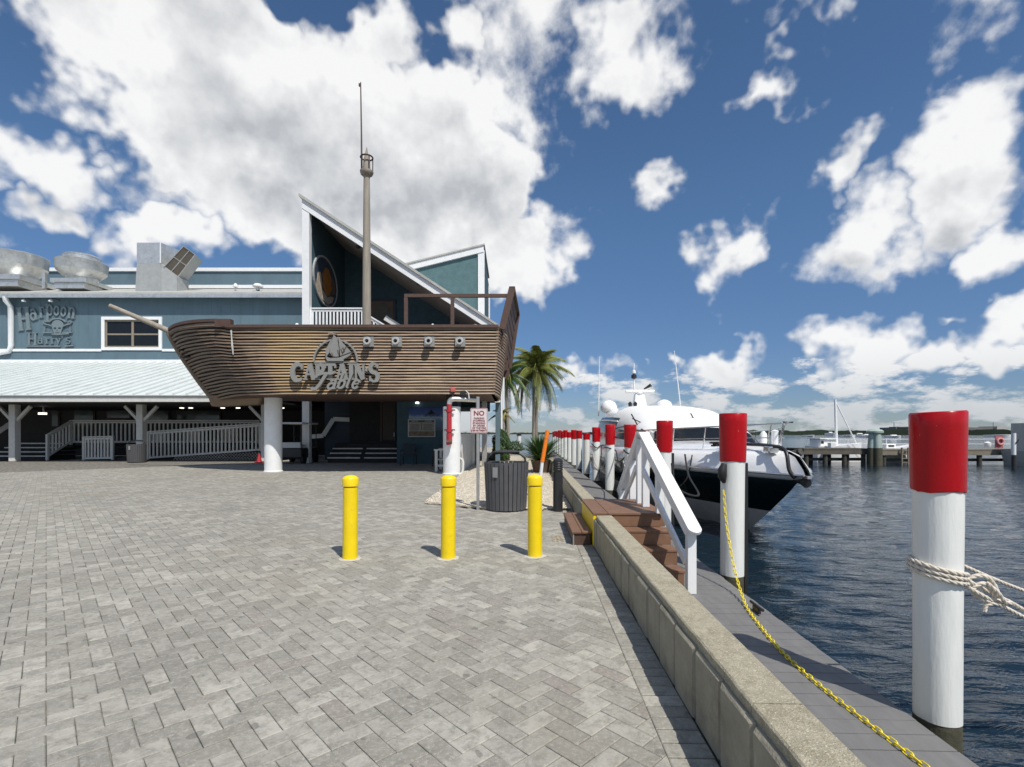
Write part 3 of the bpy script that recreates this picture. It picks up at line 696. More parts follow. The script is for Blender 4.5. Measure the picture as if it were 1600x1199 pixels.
path = smooth_path(KC([(2.13, 5.52, .80), (2.115, 5.40, .45), (2.09, 5.2, .15), (2.065, 5.0, -.05), (2.0, 4.7, -.145), (1.945, 4.45, -.17), (1.87, 4.0, -.17), (1.82, 3.6, -.17), (1.815, 3.2, -.17), (1.84, 2.8, -.17), (1.865, 2.5, -.17), (1.875, 2.3, -.17), (1.88, 1.9, -.17)]), 60)
acc = 0; k_ = 0
for i in range(1, len(path)):
    acc += (path[i] - path[i - 1]).length
    if acc >= .0475:
        acc = 0; o = bpy.data.objects.new('link', LINK); COL.objects.link(o); o.parent = ch; o.location = path[i] - BASE[ch.name]
        q = (path[i] - path[i - 1]).normalized().to_track_quat('X', 'Z'); o.rotation_euler = (q @ Matrix.Rotation(rad(45 if k_ % 2 else -45), 3, 'X').to_quaternion()).to_euler(); k_ += 1
# ---- dock lines draped on the middle pilings
def line(name, lab, pts, r, m, frame='D', cat='rope', group=None):
    o = MB().tube(smooth_path(pts, 6), r, 6).build(name, m, base=pts[0], frame=frame, smooth=60); return tag(o, lab, cat, group)
pv = [PV0 + PD * i for i in range(16)]
line('dock_line', 'black line looped round the fourth piling behind the handrail', [(PU - .16, pv[3] - .06, 1.02), (PU - .1, pv[3] - .17, .95), (PU + .1, pv[3] - .15, .9), (PU + .17, pv[3], .98), (PU + .5, pv[3] + .3, .6), (PU + .8, pv[3] + .5, .9)], .018, ROPEB)
line('dock_line', 'black line slung from the fifth piling across its neighbour', [(PU - .17, pv[4], 1.0), (PU - .05, pv[4] - .17, .98), (PU + .17, pv[4] - .05, .9), (PU + .1, pv[4] - .9, .62), (PU - .02, pv[3] + .17, .92)], .017, ROPEB)
line('dock_line', 'cream line hanging in a loop below the fourth piling', [(PU - .16, pv[3], .75), (PU - .05, pv[3] - .17, .3), (PU + .15, pv[3] - .12, .05), (PU + .3, pv[3] - .05, .25), (PU + .5, pv[3], .7)], .014, ROPE)
line('dock_line', 'cream line hanging in a loop below the sixth piling', [(PU - .16, pv[5], .9), (PU - .05, pv[5] - .17, .35), (PU + .16, pv[5] - .1, .1), (PU + .35, pv[5], .5)], .014, ROPE)
line('dock_line', 'black line tied from the sixth piling down to dock', [(PU - .17, pv[5], 1.05), (PU, pv[5] - .17, .9), (PU + .18, pv[5] - .05, .95), (PU + .1, pv[5] - .2, .2), (PU - .1, pv[5] - .4, DZ + .01)], .016, ROPEB)
# ================================================================== STREET FURNITURE
bo = thing('bollard', 'yellow bollard on the pavers', 'bollard')
MB().lathe([(.082, 0), (.082, .80)], n=28).build('sleeve', YEL, bo, smooth=40)
MB().lathe([(.084, .812), (.0895, .815), (.0895, .895), (.086, .905), (.066, .922), (.035, .933), (.005, .936)], n=28).build('cap', YEL, bo, smooth=50)
MB().lathe([(.128, .0015), (.11, .005), (.083, .008)], n=22, jit=.1).build('cement_collar', mat('pale_cement', (.5, .48, .43), .9, .15, 30), bo)
bl_ = [((-1.816, 5.585), 'yellow bollard farthest left of the three, below the ship sign'), ((-.72, 5.614), 'middle yellow bollard below the red fire pipe and white column'), ((.264, 5.70), 'yellow bollard in front of the orange stake beside the bin')]
for i, ((x, y), lab) in enumerate(bl_):
    b = bo if i == 0 else dup(bo); place(b, (x, y, 0), R.uniform(0, 6), label=lab, cat='bollard', group='yellow bollards'); b.rotation_euler = (R.uniform(-.008, .008), R.uniform(-.008, .008), R.uniform(0, 6))
def bin_(label, loc, rz, group='slatted litter bins'):
    t = thing('litter_bin', label, 'bin', group=group); n = 30
    MB().lathe([(.34, .03), (.36, .84)], n=24).build('liner', BLACKM, t, smooth=40)
    sl_ = MB(); sl_.hexa([(-.033, -.372, .02), (.033, -.372, .02), (.033, -.35, .02), (-.033, -.35, .02), (-.036, -.412, .88), (.036, -.412, .88), (.036, -.39, .88), (-.036, -.39, .88)])
    me = sl_.mesh('slat', GREYP)
    for i in range(n):
        o = bpy.data.objects.new('slat', me); COL.objects.link(o); o.parent = t; o.rotation_euler = (0, 0, 2 * math.pi * i / n)
    for z in (.12, .45, .78): 
        rr = .35 + .04 * z / .88; MB().lathe([(rr - .01, z), (rr, z), (rr, z + .04), (rr - .01, z + .04)], n=28, caps=False).build('band', BLACKM, t, smooth=40)
    MB().lathe([(.02, 1.045), (.245, 1.05), (.25, 1.07), (.2, 1.085), (.05, 1.095), (.01, 1.095)], n=28).build('lid', BLACKM, t, smooth=50)
    for a in (0, math.pi):
        MB().tube([(math.cos(a) * .36, math.sin(a) * .36, .84), (math.cos(a) * .345, math.sin(a) * .345, .95), (math.cos(a) * .25, math.sin(a) * .25, 1.03), (0, 0, 1.055)], .02, 8).build('arm', BLACKM, t, smooth=60)
    MB().box(-.05, .05, -.419, -.412, .62, .8).build('plate', GALP, t).rotation_euler = (0, 0, rad(-28))
    place(t, loc, rz); return t
nb = bin_('grey slatted litter bin with lid between sign post and yellow bollard', (-.105, 9.22, 0), 0)
fb = dup(nb); place(fb, (-18.4, 24.4, 0), .4, label='dark slatted litter bin under the porch beside the ramp railing', cat='bin')
# sign
sg = thing('parking_sign', 'white and red no parking sign on a steel post', 'sign', (-.60, 9.15, 0))
MB().box(-.655, -.60, 9.15, 9.20, -.05, 2.08).build('post', GALP, sg, bevel=.004)
m_ = MB(); rr = .03
def rrect(x0, x1, y0, y1, r, n=5):
    out = []
    for cx, cy, a in ((x1 - r, y1 - r, 0), (x0 + r, y1 - r, 90), (x0 + r, y0 + r, 180), (x1 - r, y0 + r, 270)):
        for i in range(n + 1): out.append((cx + r * math.cos(rad(a + 90 * i / n)), cy + r * math.sin(rad(a + 90 * i / n))))
    return out
fr = lambda x, y, d_: (x, 9.145 - d_, y)
pan = m_.prism(rrect(-.765, -.447, 1.41, 1.87, .03), fr, 0, .004).build('panel', SIGNW, sg)
MB().ribbon(rrect(-.755, -.457, 1.42, 1.86, .025), .008, fr, .004, .0055, True).build('border', SIGNR, sg)
def text(body, size, mat_, parent, origin, depth=.002, name='lettering', align='CENTER', rot=None, sx=1.0, offset=0):
    cu = bpy.data.curves.new(name, 'FONT'); cu.body = body; cu.size = size; cu.align_x = align; cu.extrude = depth; cu.offset = offset; cu.resolution_u = 3
    ob = bpy.data.objects.new(name, cu); COL.objects.link(ob); bpy.context.view_layer.update()
    me = bpy.data.meshes.new_from_object(ob.evaluated_get(bpy.context.evaluated_depsgraph_get())); bpy.data.objects.remove(ob)
    me.materials.clear(); me.materials.append(mat_)
    o = bpy.data.objects.new(name, me); COL.objects.link(o); o.parent = parent
    o.location = Vector(origin) - BASE[root_of(parent).name]; o.rotation_euler = rot or (rad(90), 0, 0); o.scale = (sx, 1, 1); return o
text('NO', .125, SIGNR, sg, (-.606, 9.139, 1.735), offset=.003)
for i, ln_ in enumerate(('PARKING', 'STOPPING', 'STANDING', 'BY ORDER', 'OF THE FIRE', 'DEPARTMENT')):
    text(ln_, .046, SIGNR, sg, (-.606, 9.139, 1.668 - i * .045), offset=.001)
# light bollard and stake
lb = thing('light_bollard', 'black cylindrical light bollard next to the quay wall', 'bollard', (.83, 9.0, 0))
MB().lathe([(.088, 0), (.088, .72)], (.83, 9.0, 0), 24).build('body', BLACKM, lb, smooth=40)
for k_ in range(4): MB().lathe([(.088, .735 + k_ * .04), (.092, .74 + k_ * .04), (.092, .755 + k_ * .04), (.086, .765 + k_ * .04)], (.83, 9.0, 0), 24).build('louvre', BLACKM, lb, smooth=40)
MB().lathe([(.07, .72), (.07, .9)], (.83, 9.0, 0), 20).build('lens', mat('smoked_lens', (.05, .05, .05), .2), lb, smooth=40)
MB().lathe([(.088, .89), (.09, .9), (.08, .935), (.04, .955), (.01, .958)], (.83, 9.0, 0), 24).build('cap', BLACKM, lb, smooth=40)
sk = thing('marker_stake', 'leaning orange and white marker stake behind the yellow bollard', 'stake', (.55, 10.6, 0))
a_, b_, c_ = Vector((.545, 10.6, -.05)), Vector((.645, 10.6, .80)), Vector((.76, 10.6, 1.47))
MB().tube([a_, b_], .036, 14).build('white_half', TRIM, sk, smooth=50); MB().tube([b_, c_], .044, 14).build('orange_half', ORANGE, sk, smooth=50)
MB().tube([b_.lerp(c_, .74), b_.lerp(c_, .79)], .049, 14).build('ring', ORANGE, sk, smooth=50)
# ================================================================== TEAL RESTAURANT BUILDING (long wing with porch)
tb = thing('teal_building', 'long teal two storey building with white trim and metal porch roof', 'building', (-23, 32, 0))
YW = 32.0; XL, XR = -42.0, -12.6
def zz(y, Y): return 1.4 + (678 - y) * Y / 778
def xx(x, Y): return (x - 800) * Y / 778
ZB, ZT = zz(570, YW), zz(462, 31.45)
wx0, wx1, wz0, wz1 = xx(164, YW), xx(249, YW), zz(543, YW), zz(500, YW)
m_ = MB()        # upper wall with a real window opening
m_.box(XL, wx0, YW, YW + .25, ZB - .4, ZT); m_.box(wx1, XR, YW, YW + .25, ZB - .4, ZT)
m_.box(wx0, wx1, YW, YW + .25, ZB - .4, wz0); m_.box(wx0, wx1, YW, YW + .25, wz1, ZT)
up = m_.build('upper_wall', TEAL, tb)
bt_me = MB().box(0, .03, YW - .008, YW, ZB, ZT - .2).mesh('batten', TEAL); x = XL + .1
while x < XR - .05:
    if not (wx0 - .35 < x < wx1 + .35):
        o = bpy.data.objects.new('batten', bt_me); COL.objects.link(o); o.parent = up; o.location = Vector((x, 0, 0)) - BASE[tb.name]
    x += .61
zt1 = zz(547, YW)
MB().box(XL, wx0 - .2, YW - .05, YW - .008, zt1 - .1, zt1 + .06).build('white_band', TRIM, tb); MB().box(wx1 + .2, XR, YW - .05, YW - .008, zt1 - .1, zt1 + .06).build('white_band', TRIM, tb)
# upper window
wn_ = MB(); fw = .19
for (a, b, c, e) in ((wx0 - fw, wx1 + fw, wz1, wz1 + fw), (wx0 - fw, wx1 + fw, wz0 - fw, wz0), (wx0 - fw, wx0, wz0, wz1), (wx1, wx1 + fw, wz0, wz1)): wn_.box(a, b, YW - .07, YW + .02, c, e)
wn_o = wn_.build('window', TRIM, tb)
m_ = MB(); e = .1; xm = (wx0 + wx1) / 2; zm = wz0 + (wz1 - wz0) * .48
for (a, b, c, d_) in ((wx0, wx1, wz1 - e, wz1), (wx0, wx1, wz0, wz0 + e), (wx0, wx0 + e, wz0 + e, wz1 - e), (wx1 - e, wx1, wz0 + e, wz1 - e), (xm - .07, xm + .07, wz0 + e, wz1 - e)): m_.box(a, b, YW + .03, YW + .1, c, d_)
for s_ in ((wx0 + e, xm - .07), (xm + .07, wx1 - e)): m_.box(s_[0], s_[1], YW + .04, YW + .09, zm - .05, zm + .05)
m_.build('frame', TAN, wn_o)
for s_ in ((wx0 + e, xm - .07), (xm + .07, wx1 - e)):
    for q in ((wz0 + e, zm - .05), (zm + .05, wz1 - e)): MB().box(s_[0], s_[1], YW + .07, YW + .08, q[0], q[1]).build('pane', GLASS, wn_o)
MB().box(wx0 - .6, wx1 + .6, YW + 1.2, YW + 1.3, wz0 - .5, wz1 + .4).build('room_back', DARK, tb)
# eave, roof, parapet
MB().box(XL, XR, 31.40, 31.46, ZT - .14, ZT + .1).build('gutter', GALV, tb, bevel=.02)
MB().box(XL, XR, 31.45, YW + .3, ZT + .0, ZT + .06).build('soffit', TEALD, tb)
m_ = MB(); m_.hexa([(XL, 31.42, ZT + .10), (XR, 31.42, ZT + .10), (XR, 37, ZT + 1.95), (XL, 37, ZT + 1.95), (XL, 31.42, ZT + .2), (XR, 31.42, ZT + .2), (XR, 37, ZT + 2.05), (XL, 37, ZT + 2.05)]); m_.build('roof', ROOFG, tb)
ZP0, ZP1 = zz(449, 36.6), zz(422, 36.6)
MB().box(XL, XR - 1, 36.6, 36.9, ZP0 - .6, ZP1).build('parapet', TEAL, tb)
MB().box(XL, XR - 1, 36.5, 36.62, ZP0 - .1, ZP0 + .14).build('parapet_base_trim', TRIM, tb); MB().box(XL, XR - 1, 36.48, 37.0, ZP1 - .12, ZP1 + .13).build('parapet_cap', TRIM, tb)
x8 = xx(8, 31.5)
ds = MB(); ds.tube([(x8, 31.5, ZT - .05), (x8, 31.55, ZT - .3), (x8, 31.85, ZT - .6), (x8, 31.88, zz(540, 31.9)), (x8 - .12, 31.88, zz(549, 31.9)), (x8 - 1.6, 31.88, zz(556, 31.9))], .15, 10); ds.build('downspout', TRIM, tb, smooth=50)
# porch roof: standing-seam panels, each its own piece
YE, ZE = 23.5, zz(617, 23.5); ZR = zz(566, YW)
XP = -11.2
pr = MB(); pr.hexa([(XL, YE + .05, ZE - .14), (XP, YE + .05, ZE - .14), (XP, YW - .1, ZR - .16), (XL, YW - .1, ZR - .16), (XL, YE + .05, ZE - .04), (XP, YE + .05, ZE - .04), (XP, YW - .1, ZR - .06), (XL, YW - .1, ZR - .06)])
pr = pr.build('porch_roof', DKBR, tb)
pw = .62; m_ = MB(); a, b = (0, YE - .1, ZE - .03), (0, YW - .05, ZR - .03)
L_ = [(0, .0), (pw - .10, .0), (pw - .09, .085), (pw - .01, .085), (pw, .0)]
vs = [(x_, Y_, Z_ + h_) for (Y_, Z_) in ((YE - .1, ZE - .025), (YW - .05, ZR - .025)) for (x_, h_) in L_] + [(0, YE - .1, ZE - .05), (pw, YE - .1, ZE - .05), (0, YW - .05, ZR - .05), (pw, YW - .05, ZR - .05)]
m_.add(vs, [(i, i + 1, i + 6, i + 5) for i in range(4)] + [(10, 11, 4, 3, 2, 1, 0), (10, 12, 13, 11), (5, 6, 7, 8, 9, 13, 12), (0, 5, 12, 10), (4, 11, 13, 9)])
panel_me = m_.mesh('roof_panel', ROOFM); x = XL
while x + pw < XP + .05:
    o = bpy.data.objects.new('roof_panel', panel_me); COL.objects.link(o); o.parent = pr; o.location = Vector((x, 0, 0)) - BASE[tb.name]; x += pw + .002
MB().box(XL, XP, YE - .02, YE + .2, ZE - .34, ZE - .05).build('fascia', RAILW, tb, bevel=.01)
MB().box(XL, XP, YW - .12, YW - .01, ZR - .05, ZR + .14).build('flashing', TRIM, tb)
MB().box(XL, XP, YE + .22, YW - .2, ZE - .36, ZE - .3).build('porch_ceiling', DARK, tb)  # near-black ceiling colour carries the shade of the porch
# ground floor wall inside the porch, with dim windows
MB().box(XL, XR + 2.9, YW - .02, YW + .2, 0, ZB).build('lower_wall', mat('porch_wall_shaded', (.03, .03, .03), .7), tb)  # wall painted almost black so its colour stands in for porch shade
for (a, b, c, e) in ((80, 93, 632, 668), (115, 148, 628, 666), (166, 205, 625, 655), (225, 265, 630, 660), (275, 345, 640, 660)):
    w_ = MB().box(xx(a, 31.9), xx(b, 31.9), 31.9, 31.97, zz(e, 31.9), zz(c, 31.9)).build('window', DKBR, tb)
    MB().box(xx(a, 31.9) + .08, xx(b, 31.9) - .08, 31.87, 31.895, zz(e, 31.9) + .08, zz(c, 31.9) - .08).build('pane', GLASSI, w_)
for px in (23, 221, 415):
    X = xx(px, 25.3); ps = MB().box(X - .16, X + .16, 25.14, 25.46, 0, ZE - .36).build('porch_post', RAILW, tb, bevel=.015)
    for s_ in (-1, 1): MB().beam((X + s_ * .1, 25.3, ZE - 1.2), (X + s_ * .82, 25.3, ZE - .44), .13, .13, up=(0, 1, 0)).build('brace', RAILW, ps)
for (px, py) in ((284, 634), (298, 630), (348, 634), (372, 637), (441, 638)):
    MB().lathe([(.11, 0), (.11, .05)], (xx(px, 28), 28, ZE - .42), 12).build('downlight', LAMP, tb)
MB().beam((xx(68, 27.5), 27.5, zz(623, 27.5)), (xx(68, 27.5), 27.5, zz(644, 27.5)), .06, .06).build('pendant_stem', GALP, tb); MB().box(xx(62, 27.5), xx(71, 27.5), 27.4, 27.6, zz(648, 27.5), zz(645, 27.5)).build('pendant', LAMP, tb)
# ---- porch stairs, ramp and their railings
def balustrade(name, lab, p, q, h0, h1, n, parent=None, group='white porch balustrades', sec=.045, postw=.1, mat_=None, ends=True):
    """p,q: foot line ends (x,y,z of the bottom rail); h: rail heights above bottom rail."""
    mt = mat_ or RAILW; p, q = Vector(p), Vector(q); t = thing(name, lab, 'railing', p, group=group) if parent is None else parent
    MB().beam(p + Vector((0, 0, h1)), q + Vector((0, 0, h1)), .13, .06).build('top_rail', mt, t); MB().beam(p + Vector((0, 0, h1 - .1)), q + Vector((0, 0, h1 - .1)), .04, .1).build('under_rail', mt, t)
    MB().beam(p + Vector((0, 0, h0)), q + Vector((0, 0, h0)), .05, .1).build('bottom_rail', mt, t)
    for i in range(n):
        c = p.lerp(q, (i + .5) / n); MB().box(c.x - sec, c.x + sec, c.y - .02, c.y + .02, c.z + h0 + .04, c.z + h1 - .14).build('baluster', mt, t)
    if ends:
        for c in (p, q): MB().box(c.x - postw / 2, c.x + postw / 2, c.y - postw / 2 - .005, c.y + postw / 2 + .005, c.z - .05, c.z + h1 + .03).build('newel', mt, t)
    return t
YB = 28.2
balustrade('balustrade', 'level white balustrade at the back of the porch above the ramp', (xx(113, YB), YB, zz(692, YB)), (xx(405, YB), YB, zz(692, YB)), .05, 1.25, 44)
YA = 26.4
balustrade('balustrade', 'sloping white ramp balustrade rising to the right under the porch', (xx(231, YA), YA, zz(717, YA)), (xx(409, YA), YA, zz(704, YA)), .05, 1.42, 30)
balustrade('balustrade', 'short white balustrade at the foot of the ramp', (xx(131, YA), YA, zz(718, YA)), (xx(176, YA), YA, zz(717, YA)), .05, 1.18, 9)
balustrade('balustrade', 'white stair balustrade climbing right beside the porch steps', (xx(74, 26.2), 26.2, zz(718, 26.2)), (xx(111, 27.6), 27.6, zz(694, 27.6)), .15, 1.28, 7)
MB().beam((xx(-8, 26.3), 26.3, zz(678, 26.3)), (xx(20, 27), 27.0, zz(660, 27)), .12, .22).build('x', RAILW).name = 'stair_rail'; o = bpy.data.objects['stair_rail']; tag(o, 'white sloping stair rail at the left edge behind the post', 'railing')
rp = thing('ramp', 'wooden access ramp with white lattice skirt under the porch', 'ramp', (-16, 27, 0))
MB().hexa([(xx(131, YA), YA + .1, 0), (xx(409, YA), YA + .1, 0), (xx(409, YA), YB - .1, 0), (xx(131, YA), YB - .1, 0), (xx(131, YA), YA + .1, .03), (xx(409, YA), YA + .1, zz(704, YA)), (xx(409, YA), YB - .1, zz(704, YA)), (xx(131, YA), YB - .1, .03)]).build('ramp_deck', DARK, rp)
lt = MB(); x0_, x1_ = xx(270, YA), xx(407, YA)
k_ = 0; x = x0_
while x < x1_:
    zt_ = .03 + (zz(706, YA) - .03) * (x - xx(131, YA)) / (xx(409, YA) - xx(131, YA)); 
    lt.beam((x, YA + .03, 0), (x + zt_, YA + .03, zt_), .01, .05, up=(0, 1, 0)); lt.beam((x + zt_, YA + .05, 0), (x, YA + .05, zt_), .01, .05, up=(0, 1, 0)); x += .16
lt.build('lattice', RAILW, rp)['kind'] = 'stuff'
MB().box(xx(111, YB), xx(408, YB), YB + .1, YB + 2.6, zz(695, YB) - .25, zz(695, YB) - .05).build('upper_deck', DARK, rp)
ps_ = thing('porch_steps', 'dark porch steps with pale nosings at the far left', 'steps', (-25, 27, 0))
for i in range(4):
    z = zz(712 - i * 6.6, 26.2 + i * .35); MB().box(xx(-20, 26), xx(71, 26.2), 26.2 + i * .35, 28, 0 if i == 0 else z - .18, z - .03).build('tread', DARK, ps_); MB().box(xx(-20, 26), xx(71, 26.2), 26.17 + i * .35, 26.2 + i * .35, z - .06, z).build('nosing', RAILW, ps_)
# ---- plant on the roof
def fan(lab, cx, Y, zb, s, cap):
    t = thing('exhaust_fan', lab, 'fan', (cx, Y, zb), group='roof exhaust fans')
    b = (cx, Y, zb)
    MB().box(cx - .95 * s, cx + 1.0 * s, Y - 1 * s, Y + 1 * s, zb - .1, zb + .28 * s).build('kerb', GALV, t, bevel=.02)
    MB().box(cx - 1.15 * s, cx + 1.2 * s, Y - 1.1 * s, Y + 1.1 * s, zb + .28 * s, zb + .55 * s).build('base_plate', GALV, t, bevel=.02)
    MB().lathe([(.85 * s, .55 * s), (.9 * s, .8 * s), (1.22 * s, 1.1 * s), (1.36 * s, 1.25 * s), (1.42 * s, 1.8 * s), (1.44 * s, 1.85 * s), (1.38 * s, 1.9 * s)], b, 12 if not cap else 28).build('housing', GALV, t, smooth=35)
    if cap: MB().lathe([(1.0 * s, 1.8 * s), (1.02 * s, 2.2 * s), (1.06 * s, 2.23 * s), (.9 * s, 2.34 * s), (.1, 2.36 * s)], b, 28).build('cap', GALV, t, smooth=35)
    MB().box(cx - 1.7 * s, cx - 1.5 * s, Y - 1.05 * s, Y - .9 * s, zb - .1, zb + .9 * s).build('switch_post', GALV, t)
    return t
fan('large open topped exhaust fan at the left edge of the roof', xx(27, 33.5), 33.5, zz(453, 33.5), 1.18, False)
fan('capped round exhaust fan on the roof left of the duct', xx(128, 33.5), 33.5, zz(455, 33.5), 1.0, True)
dt = thing('roof_duct', 'grey sheet metal duct with angled grille mouth on the roof', 'duct', (xx(250, 33.5), 33.5, zz(455, 33.5)))
a, b, c = xx(219, 33.2), xx(256, 33.2), xx(278, 33.2); z0_, z1_, z2_ = zz(457, 33.2), zz(414, 33.2), zz(382, 33.2)
MB().hexa([(a - .1, 32.9, z0_), (b, 32.9, z0_), (b + .3, 34.4, z0_), (a - .1, 34.4, z0_), (a, 32.9, z1_), (b, 32.9, z1_), (b + .3, 34.4, z1_), (a, 34.4, z1_)]).build('lower_box', DUCT, dt)
MB().hexa([(a, 32.9, z1_ + .003), (b, 32.9, z1_ + .003), (b + .3, 34.4, z1_ + .003), (a, 34.4, z1_ + .003), (a, 32.9, z2_), (b, 32.9, z2_), (b + .3, 34.4, z2_), (a, 34.4, z2_)]).build('upper_box', GALV, dt)
MB().box(b - .03, b + .03, 32.86, 32.9, z1_, z2_).build('corner_seam', TRIM, dt)
pA, pB, pC, pE = P(256, 418, 33.0), P(287, 385, 33.0), P(305, 398, 33.4), P(278, 433, 33.4)
m_ = MB(); bk = Vector((-.3, 1.3, 0)); m_.hexa([pA, pE, pE + bk, pA + bk, pB, pC, pC + bk, pB + bk]); m_.build('hood', DUCT, dt)
MB().hexa([(b + .002, 32.95, z0_), (c, 33.1, z0_), (c, 34.3, z0_), (b + .302, 34.3, z0_), (b + .002, 32.95, z1_), (c, 33.1, z1_ - .8), (c, 34.3, z1_ - .8), (b + .302, 34.3, z1_)]).build('elbow', DUCT, dt)
gr = MB(); nrm = (pB - pA).cross(pE - pA).normalized(); nrm = nrm if nrm.y < 0 else -nrm
gr.hexa([pA + nrm * .01, pE + nrm * .01, pE + nrm * .03, pA + nrm * .03, pB + nrm * .01, pC + nrm * .01, pC + nrm * .03, pB + nrm * .03]); gr.build('grille', mat('grille_brown', (.11, .095, .075), .6), dt)
m_ = MB()
for (s_, e_) in (((pA + pE) / 2, (pB + pC) / 2), ((pA + pB) / 2, (pE + pC) / 2), (pA, pB), (pE, pC), (pA, pE), (pB, pC)): m_.beam(s_ + nrm * .045, e_ + nrm * .045, .05, .03, up=nrm)
m_.build('grille_bars', GALV, dt)
for (px, lab, s_) in ((403, 'small mushroom vent on the roof near the white corner', 1.), (368, 'thin white vent pipe on the roof between duct and corner', .45)):
    Y = 33; b_ = (xx(px, Y), Y, zz(454, Y)); t = thing('roof_vent', lab, 'vent', b_)
    MB().lathe([(.12 * s_, 0), (.12 * s_, .25)], b_, 12).build('stack', GALV, t, smooth=40); MB().lathe([(.32 * s_, .22), (.33 * s_, .28), (.2 * s_, .42), (.05, .46)], b_, 16).build('hood', TRIM, t, smooth=40)
# ---- stroke lettering
def arc(cx, cy, rx, ry, a0, a1, n=12): return [(cx + rx * math.cos(rad(a0 + (a1 - a0) * i / n)), cy + ry * math.sin(rad(a0 + (a1 - a0) * i / n))) for i in range(n + 1)]
def ser(x, y, w_=.3, t=.07): return ([(x - w_ / 2, y), (x + w_ / 2, y)], t)
K, S_ = .2, .11
GL = {
 'C': (.82, [(arc(.44, .5, .36, .44, 45, 315, 18), [.1] + [.13] * 2 + [.19] * 12 + [.13] * 3 + [.09]), ([(.72, .66), (.72, .95)], .08)]),
 'A': (.86, [([(.12, .04), (.42, 1.0)], .1), ([(.42, 1.0), (.74, .04)], .21), ([(.24, .34), (.62, .34)], .09), ser(.12, .035), ser(.74, .035, .34)]),
 'P': (.76, [([(.22, .04), (.22, .96)], K), (arc(.32, .72, .32, .24, 90, -90), [.08] + [.17] * 11 + [.08]), ser(.22, .035, .4), ser(.17, .965, .3)]),
 'T': (.80, [([(.4, .04), (.4, .96)], K), ([(.06, .94), (.74, .94)], .12), ser(.4, .035, .4), ([(.07, .72), (.07, .95)], .08), ([(.73, .72), (.73, .95)], .08)]),
 'I': (.42, [([(.2, .04), (.2, .96)], K), ser(.2, .035, .38), ser(.2, .965, .38)]),
 'N': (.92, [([(.16, .04), (.16, .96)], .1), ([(.16, .98), (.72, .02)], .21), ([(.74, .04), (.74, .96)], .1), ser(.16, .035), ser(.12, .965, .3), ser(.74, .965)]),
 "'": (.22, [([(.1, .98), (.07, .7)], .12)]),
 'S': (.72, [(arc(.35, .73, .25, .23, 30, 270, 12) + arc(.35, .26, .27, .24, 90, -150, 12)[1:], [.1] * 4 + [.17] * 16 + [.1] * 5), ([(.6, .72), (.6, .97)], .07), ([(.08, .03), (.08, .3)], .07)]),
 'H': (.95, [([(.2, .04), (.2, .96)], K), ([(.72, .04), (.72, .96)], K), ([(.2, .5), (.72, .5)], .12), ser(.2, .035, .38), ser(.2, .965, .38), ser(.72, .035, .38), ser(.72, .965, .38)]),
 'a': (.62, [(arc(.26, .2, .2, .19, 0, 360, 14), .12), ([(.48, .02), (.48, .45)], .15), (arc(.3, .44, .18, .15, 0, 160, 8), .11), ser(.52, .03, .2)]),
 'r': (.50, [([(.18, .03), (.18, .6)], .16), (arc(.34, .42, .16, .17, 180, 40, 8), .11), ser(.18, .03, .34), ser(.13, .6, .2)]),
 'p': (.64, [([(.17, -.32), (.17, .6)], .16), (arc(.34, .3, .21, .27, 0, 360, 16), .13), ser(.17, -.32, .34), ser(.12, .6, .2)]),
 'o': (.62, [(arc(.3, .3, .21, .27, 0, 360, 18), .15)]),
 'n': (.68, [([(.16, .03), (.16, .6)], .16), (arc(.34, .4, .18, .19, 180, 0, 10), .12), ([(.52, .03), (.52, .4)], .16), ser(.16, .03, .3), ser(.52, .03, .3), ser(.12, .6, .18)]),
 'y': (.6, [([(.1, .6), (.32, .05)], .15), ([(.54, .6), (.2, -.28)], .1), ser(.12, .6, .26), ser(.54, .6, .22)]),
 's': (.52, [(arc(.26, .44, .17, .14, 30, 270, 10) + arc(.26, .16, .18, .14, 90, -150, 10)[1:], .12)]),
 'b': (.58, [([(.14, .03), (.16, 1.0)], .12), (arc(.3, .28, .2, .25, -150, 180, 14), .12)]),
 'l': (.30, [([(.14, 1.0), (.12, .12), (.22, .04)], .12)]),
 'e': (.56, [(arc(.29, .3, .2, .27, 20, 330, 14), .12), ([(.1, .3), (.46, .34)], .08)]),
 't': (1.0, [(arc(.55, .75, .5, .2, 200, 60, 10) + [(1.05, 1.02)], .12), ([(.58, .93), (.42, .3), (.3, .06), (.1, .02), (.0, .14)], .15)]),
}
def glyph(mb, chr_, fn, x, y, h, sx=1., rot=0., slant=0., d0=0., d1=.05, grow=1.0):
    c, s = math.cos(rot), math.sin(rot)
    for i, (pts, wd) in enumerate(GL[chr_][1]):
        q = [((a + slant * b) * h * sx, b * h) for a, b in pts]; q = [(x + a * c - b * s, y + a * s + b * c) for a, b in q]
        ww = [t * h * grow for t in wd] if isinstance(wd, list) else wd * h * grow
        if isinstance(ww, list) and len(ww) != len(q): ww = max(ww)
        mb.ribbon(q, ww, fn, d0, d1 + i * .002)
    return GL[chr_][0] * h * sx
def word(parent, txt, fn, x, y, h, m, sx=1., slant=0., d1=.05, grow=1.0, name='letter'):
    for ch_ in txt:
        b = MB(); adv = glyph(b, ch_, fn, x, y, h, sx, 0, slant, 0, d1, grow); b.build(name, m, parent); x += adv
    return x
